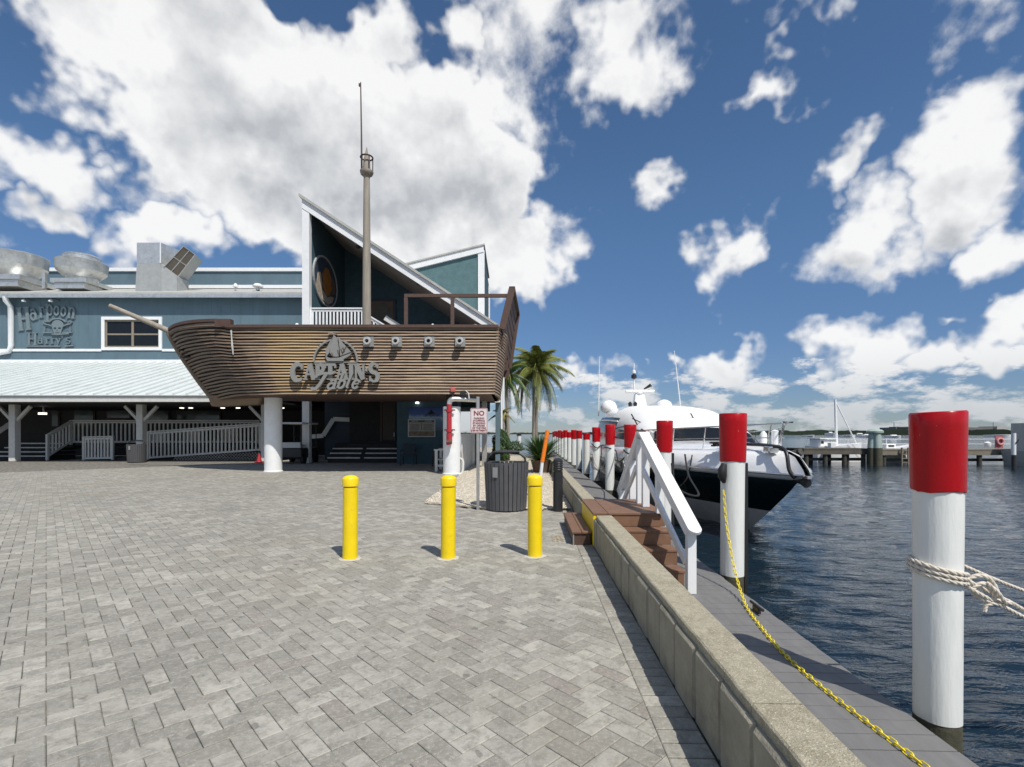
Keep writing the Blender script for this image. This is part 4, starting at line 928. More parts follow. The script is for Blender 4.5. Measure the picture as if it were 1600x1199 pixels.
# Harpoon Harry's on the upper wall
HY = YW - .008
hh = thing('wall_sign', 'raised grey Harpoon Harrys lettering with skull emblem on teal wall', 'sign', (xx(73, HY), HY, zz(512, HY)))
fh = lambda x, y, d_: (x, HY - .02 - d_, y)
u = HY / 778
for (ch_, px, py, ph, sx, rot) in (('H', 30, 518, 37, .62, .10), ('a', 49.5, 501.5, 28, .66, .16), ('r', 62.5, 497.5, 28, .66, .08), ('p', 72.5, 494, 29, .66, .03), ('o', 84.5, 493.5, 25, .66, -.02), ('o', 95, 494.5, 25, .66, -.08), ('n', 105.5, 497.5, 29, .66, -.12)):
    b = MB(); glyph(b, ch_, fh, xx(px, HY), zz(py, HY), ph * u, sx, rot, 0, 0, .06, .70); b.build('letter', LETTERB, hh)
for (ch_, px, py, ph) in (('H', 43, 540, 20), ('a', 60.5, 537.5, 14), ('r', 72, 537.5, 14), ('r', 80.5, 537.5, 14), ('y', 88.5, 537.5, 14), ("'", 98, 536, 11), ('s', 104, 537.5, 16)):
    b = MB(); glyph(b, ch_, fh, xx(px, HY), zz(py, HY), ph * u, .94, 0, 0, 0, .06, .72); b.build('letter', LETTERB, hh)
MB().ribbon([(xx(43, HY), zz(541.5, HY)), (xx(96, HY), zz(541.5, HY))], .07, fh, 0, .09).build('underline', LETTERB, hh); MB().ribbon([(xx(103, HY), zz(541.5, HY)), (xx(116, HY), zz(540.5, HY))], .07, fh, 0, .09).build('underline', LETTERB, hh)
ex, ez = xx(91.5, HY), zz(511, HY)
em = MB().prism([(ex + a * u, ez + b * u) for a, b in [(9 * math.cos(rad(t)), 2 + 8.5 * math.sin(rad(t))) for t in range(-10, 191, 15)] + [(-7, -5), (-5, -11), (5, -11), (7, -5)]], fh, 0, .07).build('skull', LETTERB, hh)
eye = MB()
for s_ in (-1, 1): eye.prism([(ex + (s_ * 3.6 + 2.1 * math.cos(rad(t))) * u, ez + (-2.5 + 1.4 * math.sin(rad(t))) * u) for t in range(0, 360, 40)], fh, .07, .078)
eye.prism([(ex - 1 * u, ez - 6.4 * u), (ex + 1 * u, ez - 6.4 * u), (ex, ez - 4.6 * u)], fh, .07, .078); eye.box(ex - 3.5 * u, ex + 3.5 * u, HY - .02 - .078, HY - .02 - .07, ez - 9.3 * u, ez - 8.7 * u)
eye.build('face_mark', NAVY, em)
bn_ = MB(); bn_.ribbon([(ex + a * u, ez + b * u) for a, b in arc(0, 1.5, 15, 11, 150, 30)], .08, fh, 0, .09)
for s_ in (-1, 1):
    bn_.ribbon([(ex + s_ * a * u, ez + b * u) for a, b in ((9, 1), (14, 3), (19, 4), (22, 7), (20, 9), (17, 7))], .08, fh, 0, .085)
    bn_.ribbon([(ex + s_ * a * u, ez + b * u) for a, b in ((7, -9), (14, -9.5), (23, -9))], .07, fh, 0, .085); bn_.ribbon([(ex + s_ * a * u, ez + b * u) for a, b in ((20, 0), (20, -8))], .06, fh, 0, .085)
bn_.ribbon([(ex + a * u, ez + b * u) for a, b in ((-9, -11.5), (0, -12.3), (18, -11))], .07, fh, 0, .085)
bn_.build('scrollwork', LETTERB, hh)
for px in (37, 79):
    c = P(px, 469, 31.6); t = thing('sign_lamp', 'small gooseneck lamp over the %s half of the Harpoon sign' % ('left' if px < 50 else 'right'), 'lamp', c)
    MB().tube([c + Vector((.3, .35, .05)), c + Vector((.15, .1, .12)), c], .025, 6).build('arm', BLACKM, t); MB().lathe([(.12, -.1), (.1, 0), (.03, .06)], c, 10).build('shade', TRIM, t, smooth=50)
# ================================================================== ENTRANCE GABLE
YG = 23.7
ge = thing('entrance_gable', 'tall teal lean-to entrance with white diagonal fascia behind the ship', 'building', (-5, 26, 0))
xl, xr = xx(472, YG), xx(781, YG); zl, zr = zz(305, YG), zz(514, YG); YBK = 28.9
sl_ = (zr - zl) / (xr - xl); rz_ = lambda x: zl + sl_ * (x - xl)
pw_ = 11 * YG / 778
MB().box(xl, xl + pw_, YG, YG + .3, 0, zl - .55).build('corner_board', TRIM, ge)
m_ = MB(); m_.hexa([(xl, YG - .02, zl - .62), (xr, YG - .02, zr - .36), (xr, YG + .12, zr - .36), (xl, YG + .12, zl - .62), (xl, YG - .02, zl - .1), (xr, YG - .02, zr + .02), (xr, YG + .12, zr + .02), (xl, YG + .12, zl - .1)]); m_.build('fascia', TRIM, ge)
m_ = MB(); m_.hexa([(xl - .12, YG - .12, zl - .095), (xr + .2, YG - .12, rz_(xr + .2) + .03), (xr + .2, 36.4, rz_(xr + .2) + .03), (xl - .12, 36.4, zl - .095), (xl - .12, YG - .12, zl + .05), (xr + .2, YG - .12, rz_(xr + .2) + .15), (xr + .2, 36.4, rz_(xr + .2) + .15), (xl - .12, 36.4, zl + .05)]); m_.build('roof', ROOFG, ge)
m_ = MB(); m_.hexa([(xl + .1, YG + .125, zl - .50), (xr, YG + .125, zr - .25), (xr, YBK, zr - .25), (xl + .1, YBK, zl - .50), (xl + .1, YG + .125, zl - .45), (xr, YG + .125, zr - .2), (xr, YBK, zr - .2), (xl + .1, YBK, zl - .45)]); m_.build('soffit', mat('soffit_paint', (.42, .41, .38), .7), ge)
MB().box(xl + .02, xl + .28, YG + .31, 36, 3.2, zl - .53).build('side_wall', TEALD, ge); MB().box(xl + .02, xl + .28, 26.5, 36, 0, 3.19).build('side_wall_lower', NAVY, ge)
m_ = MB(); m_.hexa([(xl + .29, YBK, 3.2), (xr, YBK, 3.2), (xr, YBK + .2, 3.2), (xl + .29, YBK + .2, 3.2), (xl + .29, YBK, rz_(xl) - .58), (xr, YBK, zr - .3), (xr, YBK + .2, zr - .3), (xl + .29, YBK + .2, rz_(xl) - .58)]); m_.build('back_wall', TEALD, ge)
MB().box(xr - .22, xr, YG + .3, 36, 0, zr - .4).build('right_wall', TEAL, ge); MB().box(xr - .24, xr + .02, YG + .02, YG + .29, 2.9, zr - .38).build('corner_board', TRIM, ge)
MB().tube([(xr + .1, YG + 4, .1), (xr + .1, YG + 4, zr - .3)], .06, 8).build('downspout', TRIM, ge); MB().box(xr + .02, xr + .1, YG + 1.4, YG + 1.6, 1.5, zr - .4).build('corner_board', TRIM, ge)
for (px, py) in ((560, 384), (655, 442), (702, 470), (743, 508)):
    c = P(px, py, YG + .35); MB().lathe([(.06, -.12), (.13, -.06), (.13, .0), (.05, .02)], c, 12).build('soffit_lamp', LAMP if px in (743,) else BLACKM, ge)
MB().box(xl + .3, xr - .25, 20.3, YBK, 4.62, 4.8).build('balcony_floor', DKBR, ge)
balustrade('balustrade', 'bright white balcony balustrade beside the mast above the ship', (xx(484, YG), YG + .16, zz(515, YG)), (xx(567, YG), YG + .16, zz(515, YG)), .1, zz(481, YG) - zz(515, YG), 15, group='balcony balustrades', sec=.04, mat_=TRIM)
balustrade('balustrade', 'white stair balustrade sloping down right of the mast', (xx(569, YG), YG + .16, zz(523, YG)), (xx(613, YG), YG + .16, zz(549, YG)), .1, zz(489, YG) - zz(523, YG), 8, group='balcony balustrades', sec=.04, mat_=TRIM)
o = MB().beam(P(602, 497, YG + 1.3), P(632, 516, YG + 1.3), .15, .25).build('far_stair_rail', RAILW, base=P(602, 497, YG + 1.3)); tag(o, 'grey inner stair rail behind the white sloping balustrade', 'railing')
# oval sign on the left return wall: painted panel with a rim
XO = xl + .285; cY, cZ, ra_, rb_ = 25.85, zz(441, 25.85), 1.62, 1.22
ov = thing('oval_sign', 'oval painted sign with amber figure on the teal return wall', 'sign', (XO, cY, cZ))
fo = lambda a, b, d_: (XO + d_, cY + a, cZ + b)
el_ = [(ra_ * math.cos(2 * math.pi * i / 40), rb_ * math.sin(2 * math.pi * i / 40)) for i in range(40)]
MB().prism(el_, fo, .0, .05).build('panel', mat('sign_navy', (.05, .075, .11), .5, .3, 3), ov)
MB().ribbon(el_, .1, fo, .0, .08, True).build('rim', mat('rim_grey', (.4, .42, .42), .5), ov)
MB().prism([(.62 * math.cos(2 * math.pi * i / 20) + .1 + (.1 if i % 3 else 0), .72 * math.sin(2 * math.pi * i / 20) + .05) for i in range(20)], fo, .05, .06).build('amber_figure', mat('amber_paint', (.42, .17, .035), .5, .25, 4), ov)
MB().prism([(-1.3, -.6), (-1.1, .15), (-.75, .3), (-.55, -.2), (-.5, -1.05), (-1.0, -.95)], fo, .05, .062).build('cream_figure', mat('cream_paint', (.5, .42, .32), .5, .25, 5), ov)
MB().prism([(-.5, -1.05), (-.45, -.55), (.2, -.75), (.7, -.55), (1.1, -.5), (.9, -.85), (.3, -1.1)], fo, .05, .064).build('pale_base', mat('pale_paint', (.45, .4, .33), .5, .3, 6), ov)
MB().prism([(.8, -.4), (.95, .5), (1.2, .3), (1.3, -.3)], fo, .05, .063).build('brown_figure', mat('brown_paint', (.2, .12, .07), .5, .3, 5), ov)
# framed mirror-like picture on the balcony wall
fp = thing('framed_picture', 'dark framed picture with grey arch on the balcony wall', 'picture', P(600, 495, YBK - .1))
a, b, c, e = xx(578, YBK), xx(619, YBK), zz(530, YBK), zz(468, YBK)
MB().box(a, b, YBK - .1, YBK - .01, c, e).build('frame', BLACKM, fp); MB().box(a + .15, b - .15, YBK - .12, YBK - .1, c + .15, e - .15).build('picture', mat('dim_tan', (.16, .11, .075), .6, .3, 2), fp)
MB().prism([(.5 * (a + b) + .5 * math.cos(rad(t)), zz(497, YBK) + .85 * math.sin(rad(t))) for t in range(0, 360, 18)], lambda x, y, d_: (x, YBK - .12 - d_, y), 0, .02).build('oval', mat('dim_grey', (.11, .1, .085), .6, .3, 2), fp)
# ---- rear teal block
rb = thing('rear_block', 'teal stucco block with white edges rising behind the entrance roof', 'building', (-4, 30, 0))
YR = 30.0
q = [(xx(600, YR), 3), (xx(753, YR), 3), (xx(753, YR), zz(391, YR)), (xx(600, YR), zz(429, YR))]
MB().prism(q, lambda x, y, d_: (x, YR + d_, y), 0, 6).build('wall', mat('teal_stucco_lit', (.085, .165, .178), .8, .15, 3, .9, 8), rb)  # brighter copy of the stucco, sunlight put into its colour
MB().box(xx(747, YR), xx(757, YR), YR - .1, YR + .2, 3, zz(392, YR)).build('corner_board', TRIM, rb)
xa, za, xb, zb = xx(600, YR), zz(424, YR), xx(756, YR), zz(385, YR)
MB().prism([(xa, za - .35), (xb, zb - .38), (xb, zb), (xa, za)], lambda x, y, d_: (x, YR - .14 + d_, y), 0, .2).build('fascia', TRIM, rb)
MB().prism([(xa, za + .01), (xb + .06, zb + .01), (xb + .06, zb + .1), (xa, za + .1)], lambda x, y, d_: (x, YR - .2 + d_, y), 0, 6.4).build('roof', ROOFG, rb)
MB().box(xx(753, YR) + .002, xx(756.5, YR), YR + .22, YR + 6, 3, zz(398, YR)).build('right_face', TEALD, rb)
MB().box(xx(756.5, YR), xx(759, YR), YR + 5.6, YR + 6, 3, zz(405, YR)).build('corner_board', TRIM, rb)
# ================================================================== UNDER THE SHIP
en = thing('entry_wall', 'dark blue entry wall with door and poster under the ship', 'wall', (-6, 24, 0))
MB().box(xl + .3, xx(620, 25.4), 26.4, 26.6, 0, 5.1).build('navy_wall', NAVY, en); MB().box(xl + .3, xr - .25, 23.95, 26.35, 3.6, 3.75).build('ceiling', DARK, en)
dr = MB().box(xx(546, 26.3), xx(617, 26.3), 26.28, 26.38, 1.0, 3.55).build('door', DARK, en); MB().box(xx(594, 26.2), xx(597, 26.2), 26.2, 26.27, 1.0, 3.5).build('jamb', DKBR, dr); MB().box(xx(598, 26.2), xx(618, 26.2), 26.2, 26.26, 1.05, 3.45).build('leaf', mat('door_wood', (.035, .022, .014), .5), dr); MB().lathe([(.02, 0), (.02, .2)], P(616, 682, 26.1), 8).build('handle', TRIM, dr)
YT = 23.3
MB().box(xx(620, YT), xx(719, YT), YT, YT + .2, 0, 3.5).build('teal_wall', TEALD, en)
zg = MB(); pts = [P(481, 683, 26.2), P(505, 681, 26.2), P(521, 655, 26.2), P(546, 656, 26.2)]
for i in range(3): zg.beam(pts[i], pts[i + 1], .04, .22, up=(0, -.1, 1))
zg.build('painted_stringer', RAILW, en)
es = thing('entry_steps', 'dark entry steps with pale nosings under the ship', 'steps', (-7.5, 24.5, 0))
for i in range(4):
    Y = 24.0 + i * .38; z = zz(714 - i * 7.2, Y); x0_, x1_ = xx(512 + i * 4, Y), xx(620, Y)
    MB().box(x0_, x1_, Y, 26.2, 0 if i == 0 else z - .24, z - .03).build('tread', DARK, es); 
    xm_ = (x0_ + x1_) / 2
    if i < 3: MB().box(x0_, xm_ - .1, Y - .04, Y, z - .08, z - .02).build('nosing', RAILW, es); MB().box(xm_ + .1, x1_, Y - .04, Y, z - .08, z - .02).build('nosing', RAILW, es)
def grad_mat(name, stops, z0, z1):
    m = bpy.data.materials.new(name); m.use_nodes = True; t = NT(m.node_tree); b = m.node_tree.nodes['Principled BSDF']
    s_ = t.n('ShaderNodeSeparateXYZ'); t.put(s_.inputs[0], t.n('ShaderNodeNewGeometry').outputs['Position'])
    f = t.m('DIVIDE', t.m('SUBTRACT', s_.outputs[2], z0), z1 - z0); nz = t.noise(None, 9, 4)
    t.put(b.inputs['Base Color'], t.ramp(t.m('ADD', f, t.m('MULTIPLY', t.m('SUBTRACT', nz, .5), .25)), stops)); b.inputs['Roughness'].default_value = .35; return m
bp = thing('blue_poster', 'blue seaside poster with ship emblem on the entry wall', 'poster', P(667, 655, YT))
a, b, c, e = xx(639, YT), xx(695, YT), zz(673, YT), zz(636, YT)
MB().box(a, b, YT - .03, YT - .002, c, e).build('sheet', grad_mat('poster_print', [(0., (.05, .09, .12)), (.4, (.07, .16, .3)), (.55, (.3, .42, .55)), (.68, (.02, .09, .32)), (1., (.01, .04, .2))], c, e), bp)
MB().prism([(xx(668, YT), zz(647, YT)), (xx(680, YT), zz(647, YT)), (xx(674, YT), zz(640, YT))], lambda x, y, d_: (x, YT - .032 - d_, y), 0, .004).build('emblem', DARK, bp)
text("CAPTAIN'S", .17, DARK, bp, (xx(674, YT), YT - .036, zz(651, YT)))
nbd = thing('notice_board', 'white framed notice board with two columns below the poster', 'notice board', P(659, 670, YT))
a, b, c, e = xx(638, YT), xx(680.5, YT), zz(683, YT), zz(655.5, YT)
MB().box(a, b, YT - .09, YT - .035, c, e).build('frame', RAILW, nbd); MB().box(a + .04, b - .04, YT - .096, YT - .09, c + .28, e - .16).build('sheet', mat('notice_paper', (.35, .34, .31), .6, .1, 9), nbd)
MB().box(a + .04, b - .04, YT - .097, YT - .091, c + .04, c + .27).build('tan_strip', mat('notice_tan', (.2, .15, .1), .6, .4, 6), nbd); MB().box(a + .04, b - .04, YT - .097, YT - .091, e - .15, e - .04).build('header', mat('notice_grey', (.1, .1, .1), .6), nbd)
MB().box((a + b) / 2 - .012, (a + b) / 2 + .012, YT - .099, YT - .097, c + .29, e - .17).build('divider', DKBR, nbd)
tl = MB()
for k_ in range(2):
    for j in range(7):
        x0_ = a + .1 + k_ * .62; tl.box(x0_, x0_ + .4 + R.random() * .08, YT - .099, YT - .0965, e - .24 - j * .046, e - .225 - j * .046)
tl.build('printed_lines', DKBR, nbd)['kind'] = 'stuff'
for i_, t_ in enumerate(('WINTER', 'SUMMER')): text(t_, .085, RAILW, nbd, (a + .33 + i_ * .62, YT - .1, e - .125))
MB().lathe([(.09, 0), (.09, .06), (.04, .1)], P(652, 631, YT - .1), 12).build('x', LAMP).name = 'wall_lamp'; o = bpy.data.objects['wall_lamp']; tag(o, 'small round lamp above the blue poster', 'lamp')
def chair(lab, loc, rz):
    t = thing('patio_chair', lab, 'chair', group='dark patio chairs')
    MB().box(-.28, .28, -.28, .26, .40, .45).build('seat', CHAIRM, t, bevel=.01); MB().hexa([(-.28, .24, .45), (.28, .24, .45), (.28, .28, .45), (-.28, .28, .45), (-.28, .36, .95), (.28, .36, .95), (.28, .40, .95), (-.28, .40, .95)]).build('backrest', CHAIRM, t)
    for s_ in (-1, 1):
        MB().tube([(s_ * .3, -.28, 0), (s_ * .3, -.28, .64), (s_ * .3, .3, .66)], .02, 6).build('arm', BLACKM, t); MB().tube([(s_ * .3, .36, 0), (s_ * .29, .26, .45)], .02, 6).build('leg', BLACKM, t)
    place(t, loc, rz); return t
chair('dark patio chair below the notice board', (xx(638, 22.3), 22.3, 0), 0); chair('dark patio chair half hidden behind the white column', (xx(690, 21.6), 21.6, 0), -.3)
bh = thing('bench', 'grey white slatted bench end beside the white column', 'bench', (xx(684, 19), 19, 0)); X = xx(683, 18.6)
for yy in (18.4, 19.6):
    MB().box(X - .05, X + .05, yy - .05, yy + .05, 0, .78).build('leg', RAILW, bh); MB().box(X + .55, X + .65, yy - .05, yy + .05, 0, .9).build('leg', RAILW, bh); MB().box(X - .08, X + .68, yy - .07, yy + .07, .782, .83).build('armrest', RAILW, bh)
for k_ in range(4): MB().box(X + .02 + k_ * .14, X + .14 + k_ * .14, 18.46, 19.54, .42, .46).build('slat', RAILW, bh)
MB().box(X + .52, X + .56, 18.46, 19.54, .5, .88).build('backrest', RAILW, bh); MB().box(X + .052, X + .548, 18.37, 18.43, .18, .26).build('stretcher', RAILW, bh)
sc_ = thing('side_screen', 'pale board screen wall behind the white column', 'fence', (-1.8, 21, 0))
for k_ in range(20): MB().box(-1.83, -1.79 + (k_ % 2) * .012, 18.0 + k_ * .3, 18.29 + k_ * .3, 0, 1.35).build('board', RAILW, sc_)
MB().box(-1.85, -1.75, 17.95, 24, 1.351, 1.40).build('cap', RAILW, sc_)
for (px, Y, lab) in ((746, 22.0, 'teal square pillar right behind the parking sign'), (757, 20.5, 'slim grey pillar under the ship stern')):
    o = MB().box(xx(px, Y) - .1, xx(px, Y) + .1, Y - .1, Y + .1, 0, 3.3).build('pillar', TEALD if px < 750 else GALP, base=(xx(px, Y), Y, 0), bevel=.01); tag(o, lab, 'pillar')
# ================================================================== SHIP FACADE
SHIP_Y, HB = 18.9, 2.0
ship = thing('pirate_ship', 'brown planked pirate ship facade raised on white columns', 'ship', (-6, SHIP_Y, 2.7))
XST = -.45
def stem(f): return -13.0 + 1.75 * (1 - f) ** 1.15 if f >= 0 else -11.25
def hullpt(f, t, side, dy=0.):
    """f: 0 bottom..1 sheer, t: 0 stem..1 stern, side -1 = towards the camera"""
    xs_ = stem(f); xe = XST - .16 * (1 - f); X = xs_ + (xe - xs_) * t
    a = min(1, (X - xs_) / (3.9 + .5 * (1 - f))); hw = HB * (.96 + .04 * f) * (1 - (1 - a) ** 2.4)
    zb = 2.74 - .1 * max(0, 1 - (X + 11.3) / 3) ** 2 if X < -8.3 else 2.74
    zt = 5.02 + .10 * max(0, min(1, (-9.6 - X) / .4)) + .10 * max(0, (-9.6 - X) / 3.4)
    return Vector((X, SHIP_Y + side * (hw + dy), zb + (zt - zb) * f))
NPL = 23; TS = [0, .01, .025, .045, .07, .1, .13, .165, .2, .24, .28, .32, .37, .43, .5, .57, .64, .72, .8, .9, 1.0]
for side in (-1, 1):
    hull_side = MB(); vs = [hullpt(f, t, side, -.06) for f in (0, .33, .66, .97) for t in TS]; n = len(TS)
    hull_side.add(vs, [(r * n + i, r * n + i + 1, (r + 1) * n + i + 1, (r + 1) * n + i) for r in range(3) for i in range(n - 1)])
    hs = hull_side.build('hull_side', DARK, ship)
    for k in range(NPL):
        f0, f1 = k / NPL + .004, (k + 1) / NPL - .0145; m_ = MB(); vs = []
        ph = R.uniform(0, 6)
        for i, t in enumerate(TS):
            o1 = .022 + .006 * math.sin(ph + 9 * t)
            wv_ = (.0035 + .004 * max(0, 1 - t * 3)) * math.sin(ph + 31 * t) + R.uniform(-.0018, .0018); g0, g1 = min(1, max(0, f0 + wv_ * .6)), min(1, f1 + wv_)
            vs += [hullpt(g0, t, side, -.03), hullpt(g0, t, side, o1 + .02), hullpt(g1, t, side, o1 - .008), hullpt(g1, t, side, -.03)]
        m_.add(vs, [(i * 4 + a, i * 4 + (a + 1) % 4, (i + 1) * 4 + (a + 1) % 4, (i + 1) * 4 + a) for i in range(n - 1) for a in range(4)] + [(0, 1, 2, 3), tuple((n - 1) * 4 + a for a in range(4))])
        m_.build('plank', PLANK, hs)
# transom planks
tr = MB().hexa([hullpt(0, 1, -1, -.1), hullpt(0, 1, 1, -.1), hullpt(.98, 1, 1, -.1), hullpt(.98, 1, -1, -.1)] + [p + Vector((-.1, 0, 0)) for p in (hullpt(0, 1, -1, -.1), hullpt(0, 1, 1, -.1), hullpt(.98, 1, 1, -.1), hullpt(.98, 1, -1, -.1))]).build('transom', DARK, ship)
for k in range(NPL):
    f0, f1 = k / NPL + .004, (k + 1) / NPL - .010
    a, b, c, e = hullpt(f0, 1, -1, .03), hullpt(f0, 1, 1, .03), hullpt(f1, 1, 1, .03), hullpt(f1, 1, -1, .03); bulge = Vector((.22, 0, 0))
    m_ = MB(); vs = []
    for i in range(7):
        s_ = i / 6; bb = Vector((.3 * math.sin(math.pi * s_) * (.5 + .5 * f0), 0, 0)); vs += [a.lerp(b, s_) + bb - Vector((.06, 0, 0)), a.lerp(b, s_) + bb + Vector((.03, 0, 0)), e.lerp(c, s_) + bb + Vector((.015, 0, 0)), e.lerp(c, s_) + bb - Vector((.06, 0, 0))]
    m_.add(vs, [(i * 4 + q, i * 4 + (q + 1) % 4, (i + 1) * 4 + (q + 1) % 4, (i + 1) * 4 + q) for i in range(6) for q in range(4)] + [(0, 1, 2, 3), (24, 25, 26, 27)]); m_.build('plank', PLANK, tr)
# bottom, deck, stem post, keel
m_ = MB(); vs = [hullpt(0, t, s_, -.05) + Vector((0, 0, .0)) for t in TS for s_ in (-1, 1)]; m_.add(vs, [(i * 2, i * 2 + 1, i * 2 + 3, i * 2 + 2) for i in range(n - 1)]); m_.build('hull_bottom', DKBR, ship)
m_ = MB(); vs = [hullpt(.8, t, s_, -.08) for t in TS for s_ in (-1, 1)]; m_.add(vs, [(i * 2, i * 2 + 1, i * 2 + 3, i * 2 + 2) for i in range(n - 1)]); m_.build('deck', DKBR, ship)
MB().tube([hullpt(f, 0, -1) + Vector((-.02, 0, 0)) for f in (0, .15, .3, .45, .6, .75, .9, 1.0)], [.13, .12, .11, .1, .1, .1, .1, .1], 8).build('stem_post', PLANK, ship, smooth=60)
m_ = MB(); m_.hexa([(-11.32, SHIP_Y - .22, 2.42), (-9.5, SHIP_Y - .22, 2.5), (-9.5, SHIP_Y + .22, 2.5), (-11.32, SHIP_Y + .22, 2.42), (-11.38, SHIP_Y - .35, 2.85), (-9.2, SHIP_Y - .5, 2.85), (-9.2, SHIP_Y + .5, 2.85), (-11.38, SHIP_Y + .35, 2.85)]); m_.build('keel', PLANK, ship, bevel=.08)
TG = sorted(TS + [.225, .23, .235, .24, .245, .25, .255, .27, .285, .3])
for side in (-1, 1):
    m_ = MB(); vs = []
    for t in TG:
        p = hullpt(1, t, side); p.z += .1 if t < .243 else 0; vs += [p + Vector((0, side * .09, -.03)), p + Vector((0, side * .09, .07)), p + Vector((0, -side * .1, .07)), p + Vector((0, -side * .1, -.03))]
    m_.add(vs, [(i * 4 + q, i * 4 + (q + 1) % 4, (i + 1) * 4 + (q + 1) % 4, (i + 1) * 4 + q) for i in range(len(TG) - 1) for q in range(4)] + [(0, 1, 2, 3), tuple((len(TG) - 1) * 4 + q for q in range(4))]); m_.build('gunwale', DKBR, ship)
for side in (-1, 1):
    for k in range(1):
        m_ = MB(); vs = []; TB = [t for t in TG if t < .241]
        for t in TB:
            p = hullpt(1, t, side); z0_ = -.06 + k * .1; vs += [p + Vector((0, side * -.03, z0_)), p + Vector((0, side * .05, z0_)), p + Vector((0, side * .035, z0_ + .09)), p + Vector((0, side * -.03, z0_ + .09))]
        m_.add(vs, [(i * 4 + q, i * 4 + (q + 1) % 4, (i + 1) * 4 + (q + 1) % 4, (i + 1) * 4 + q) for i in range(len(TB) - 1) for q in range(4)] + [(0, 1, 2, 3), tuple((len(TB) - 1) * 4 + q for q in range(4))]); m_.build('plank', PLANK, ship)
    p = hullpt(1, .243, side); MB().box(p.x - .12, p.x + .42, p.y - .1, p.y + .1, p.z - .1, p.z + .17).build('bulwark_end', DKBR, ship)
MB().tube([P(283, 524, SHIP_Y) + Vector((.5, 0, -.15)), P(277, 523, SHIP_Y), P(172, 478, SHIP_Y)], [.115, .11, .08], 12).build('bowsprit', MASTW, ship, smooth=50)
# hawse holes, scupper stain strip
for (px, py, w_, h_) in ((292, 559, .22, .14), (284, 548, .1, .05)):
    c = P(px, py, SHIP_Y - .62); MB().lathe([(w_, 0), (w_ * .8, .05)], c, 10).build('hawse_hole', DARK, ship)
mp = MB(); XS_ = xx(380, 17.6)
vs = [hullpt(f, (XS_ - stem(f)) / (XST - .16 * (1 - f) - stem(f)), -1, .07) for f in (.95, .85, .72, .6)]; mp.tube(vs, [.03, .02, .035, .02], 6); mp.build('scupper_pipe', RAILW, ship)
# mast with crow's nest
XM = xx(573, SHIP_Y); zc = zz(272, SHIP_Y)
mast = MB().tube([(XM, SHIP_Y, 3.0), (XM, SHIP_Y, 7), (XM, SHIP_Y, zc)], [.165, .155, .115], 16).build('mast', MASTW, ship, smooth=50)
cn = MB(); cn.lathe([(.13, -.1), (.22, -.03), (.25, .05), (.25, .1), (.16, .12)], (XM, SHIP_Y, zc), 16); cn.lathe([(.15, .1), (.12, .5), (.06, .75), (.015, 1.0)], (XM, SHIP_Y, zc), 12); cn.build('crows_nest', MASTW, mast, smooth=40)
cr = MB(); cr.tube([(XM + .225 * math.cos(a_), SHIP_Y + .225 * math.sin(a_), zc + .62) for a_ in [i * math.pi / 8 for i in range(17)]], .03, 6)
for i in range(5): a_ = i * 2 * math.pi / 5 + .4; cr.tube([(XM + .22 * math.cos(a_), SHIP_Y + .22 * math.sin(a_), zc + .1), (XM + .225 * math.cos(a_), SHIP_Y + .225 * math.sin(a_), zc + .62)], .02, 6)
cr.build('nest_rail', DKBR, mast)
MB().tube([(XM - .16, SHIP_Y - .1, zc + .1), (XM - .17, SHIP_Y - .1, zc + 1.5), (XM - .2, SHIP_Y - .1, zz(132, SHIP_Y))], [.035, .03, .022], 8).build('topmast', DKBR, mast); MB().box(XM - .27, XM - .2, SHIP_Y - .13, SHIP_Y - .07, zz(138, SHIP_Y), zz(134, SHIP_Y)).build('vane', DKBR, mast)
# cannons
YF = hullpt(.8, .6, -1).y
for px in (576, 620, 671, 719):
    c = P(px, 534.5, YF - .08); MB().box(c.x - .17, c.x + .17, c.y - .02, c.y + .1, c.z - .16, c.z + .17).build('gun_port', GALP, ship)
    cb = MB(); prof = [(.07, 0), (.075, .12), (.13, .13), (.135, .19), (.12, .21), (.065, .21), (.06, .06)]
    nn = 16; vs = [(c.x + r_ * math.cos(2 * math.pi * k / nn), c.y - .02 - y_, c.z + r_ * math.sin(2 * math.pi * k / nn)) for r_, y_ in prof for k in range(nn)]
    cb.add(vs, [(i * nn + k, i * nn + (k + 1) % nn, (i + 1) * nn + (k + 1) % nn, (i + 1) * nn + k) for i in range(len(prof) - 1) for k in range(nn)]); co = cb.build('cannon', mat('cannon_grey', (.42, .42, .41), .5, .1, 9), ship, smooth=40)
    MB().add([(c.x + .064 * math.cos(2 * math.pi * k / 12), c.y - .075, c.z + .064 * math.sin(2 * math.pi * k / 12)) for k in range(12)], [tuple(range(12))]).build('bore', BLACKM, co)
# quarter rail on the near side and the flaring stern boards
yr = YF + .02
rl = MB().box(xx(632, yr), -.02, yr - .05, yr + .05, zz(464, yr) - .02, zz(464, yr) + .09).build('quarter_rail', DKBR, ship)
for px in (634.5, 707): MB().box(xx(px, yr) - .06, xx(px, yr) + .06, yr - .045, yr + .045, 5.0, zz(465, yr)).build('rail_post', DKBR, ship)
A, B, C_, E_ = Vector((-.34, yr - .02, 4.95)), Vector((.0, yr - .02, 6.32)), Vector((.22, SHIP_Y + HB, 6.42)), Vector((-.12, SHIP_Y + HB, 4.15))
sp_ = MB().beam(A, B, .22, .14, up=(0, 1, 0)).build('stern_post', DKBR, ship); MB().beam(E_, C_, .22, .14, up=(0, 1, 0)).build('stern_post', DKBR, ship); MB().beam(B + Vector((0, 0, .03)), C_ + Vector((0, 0, .03)), .2, .12).build('stern_cap', DKBR, ship)
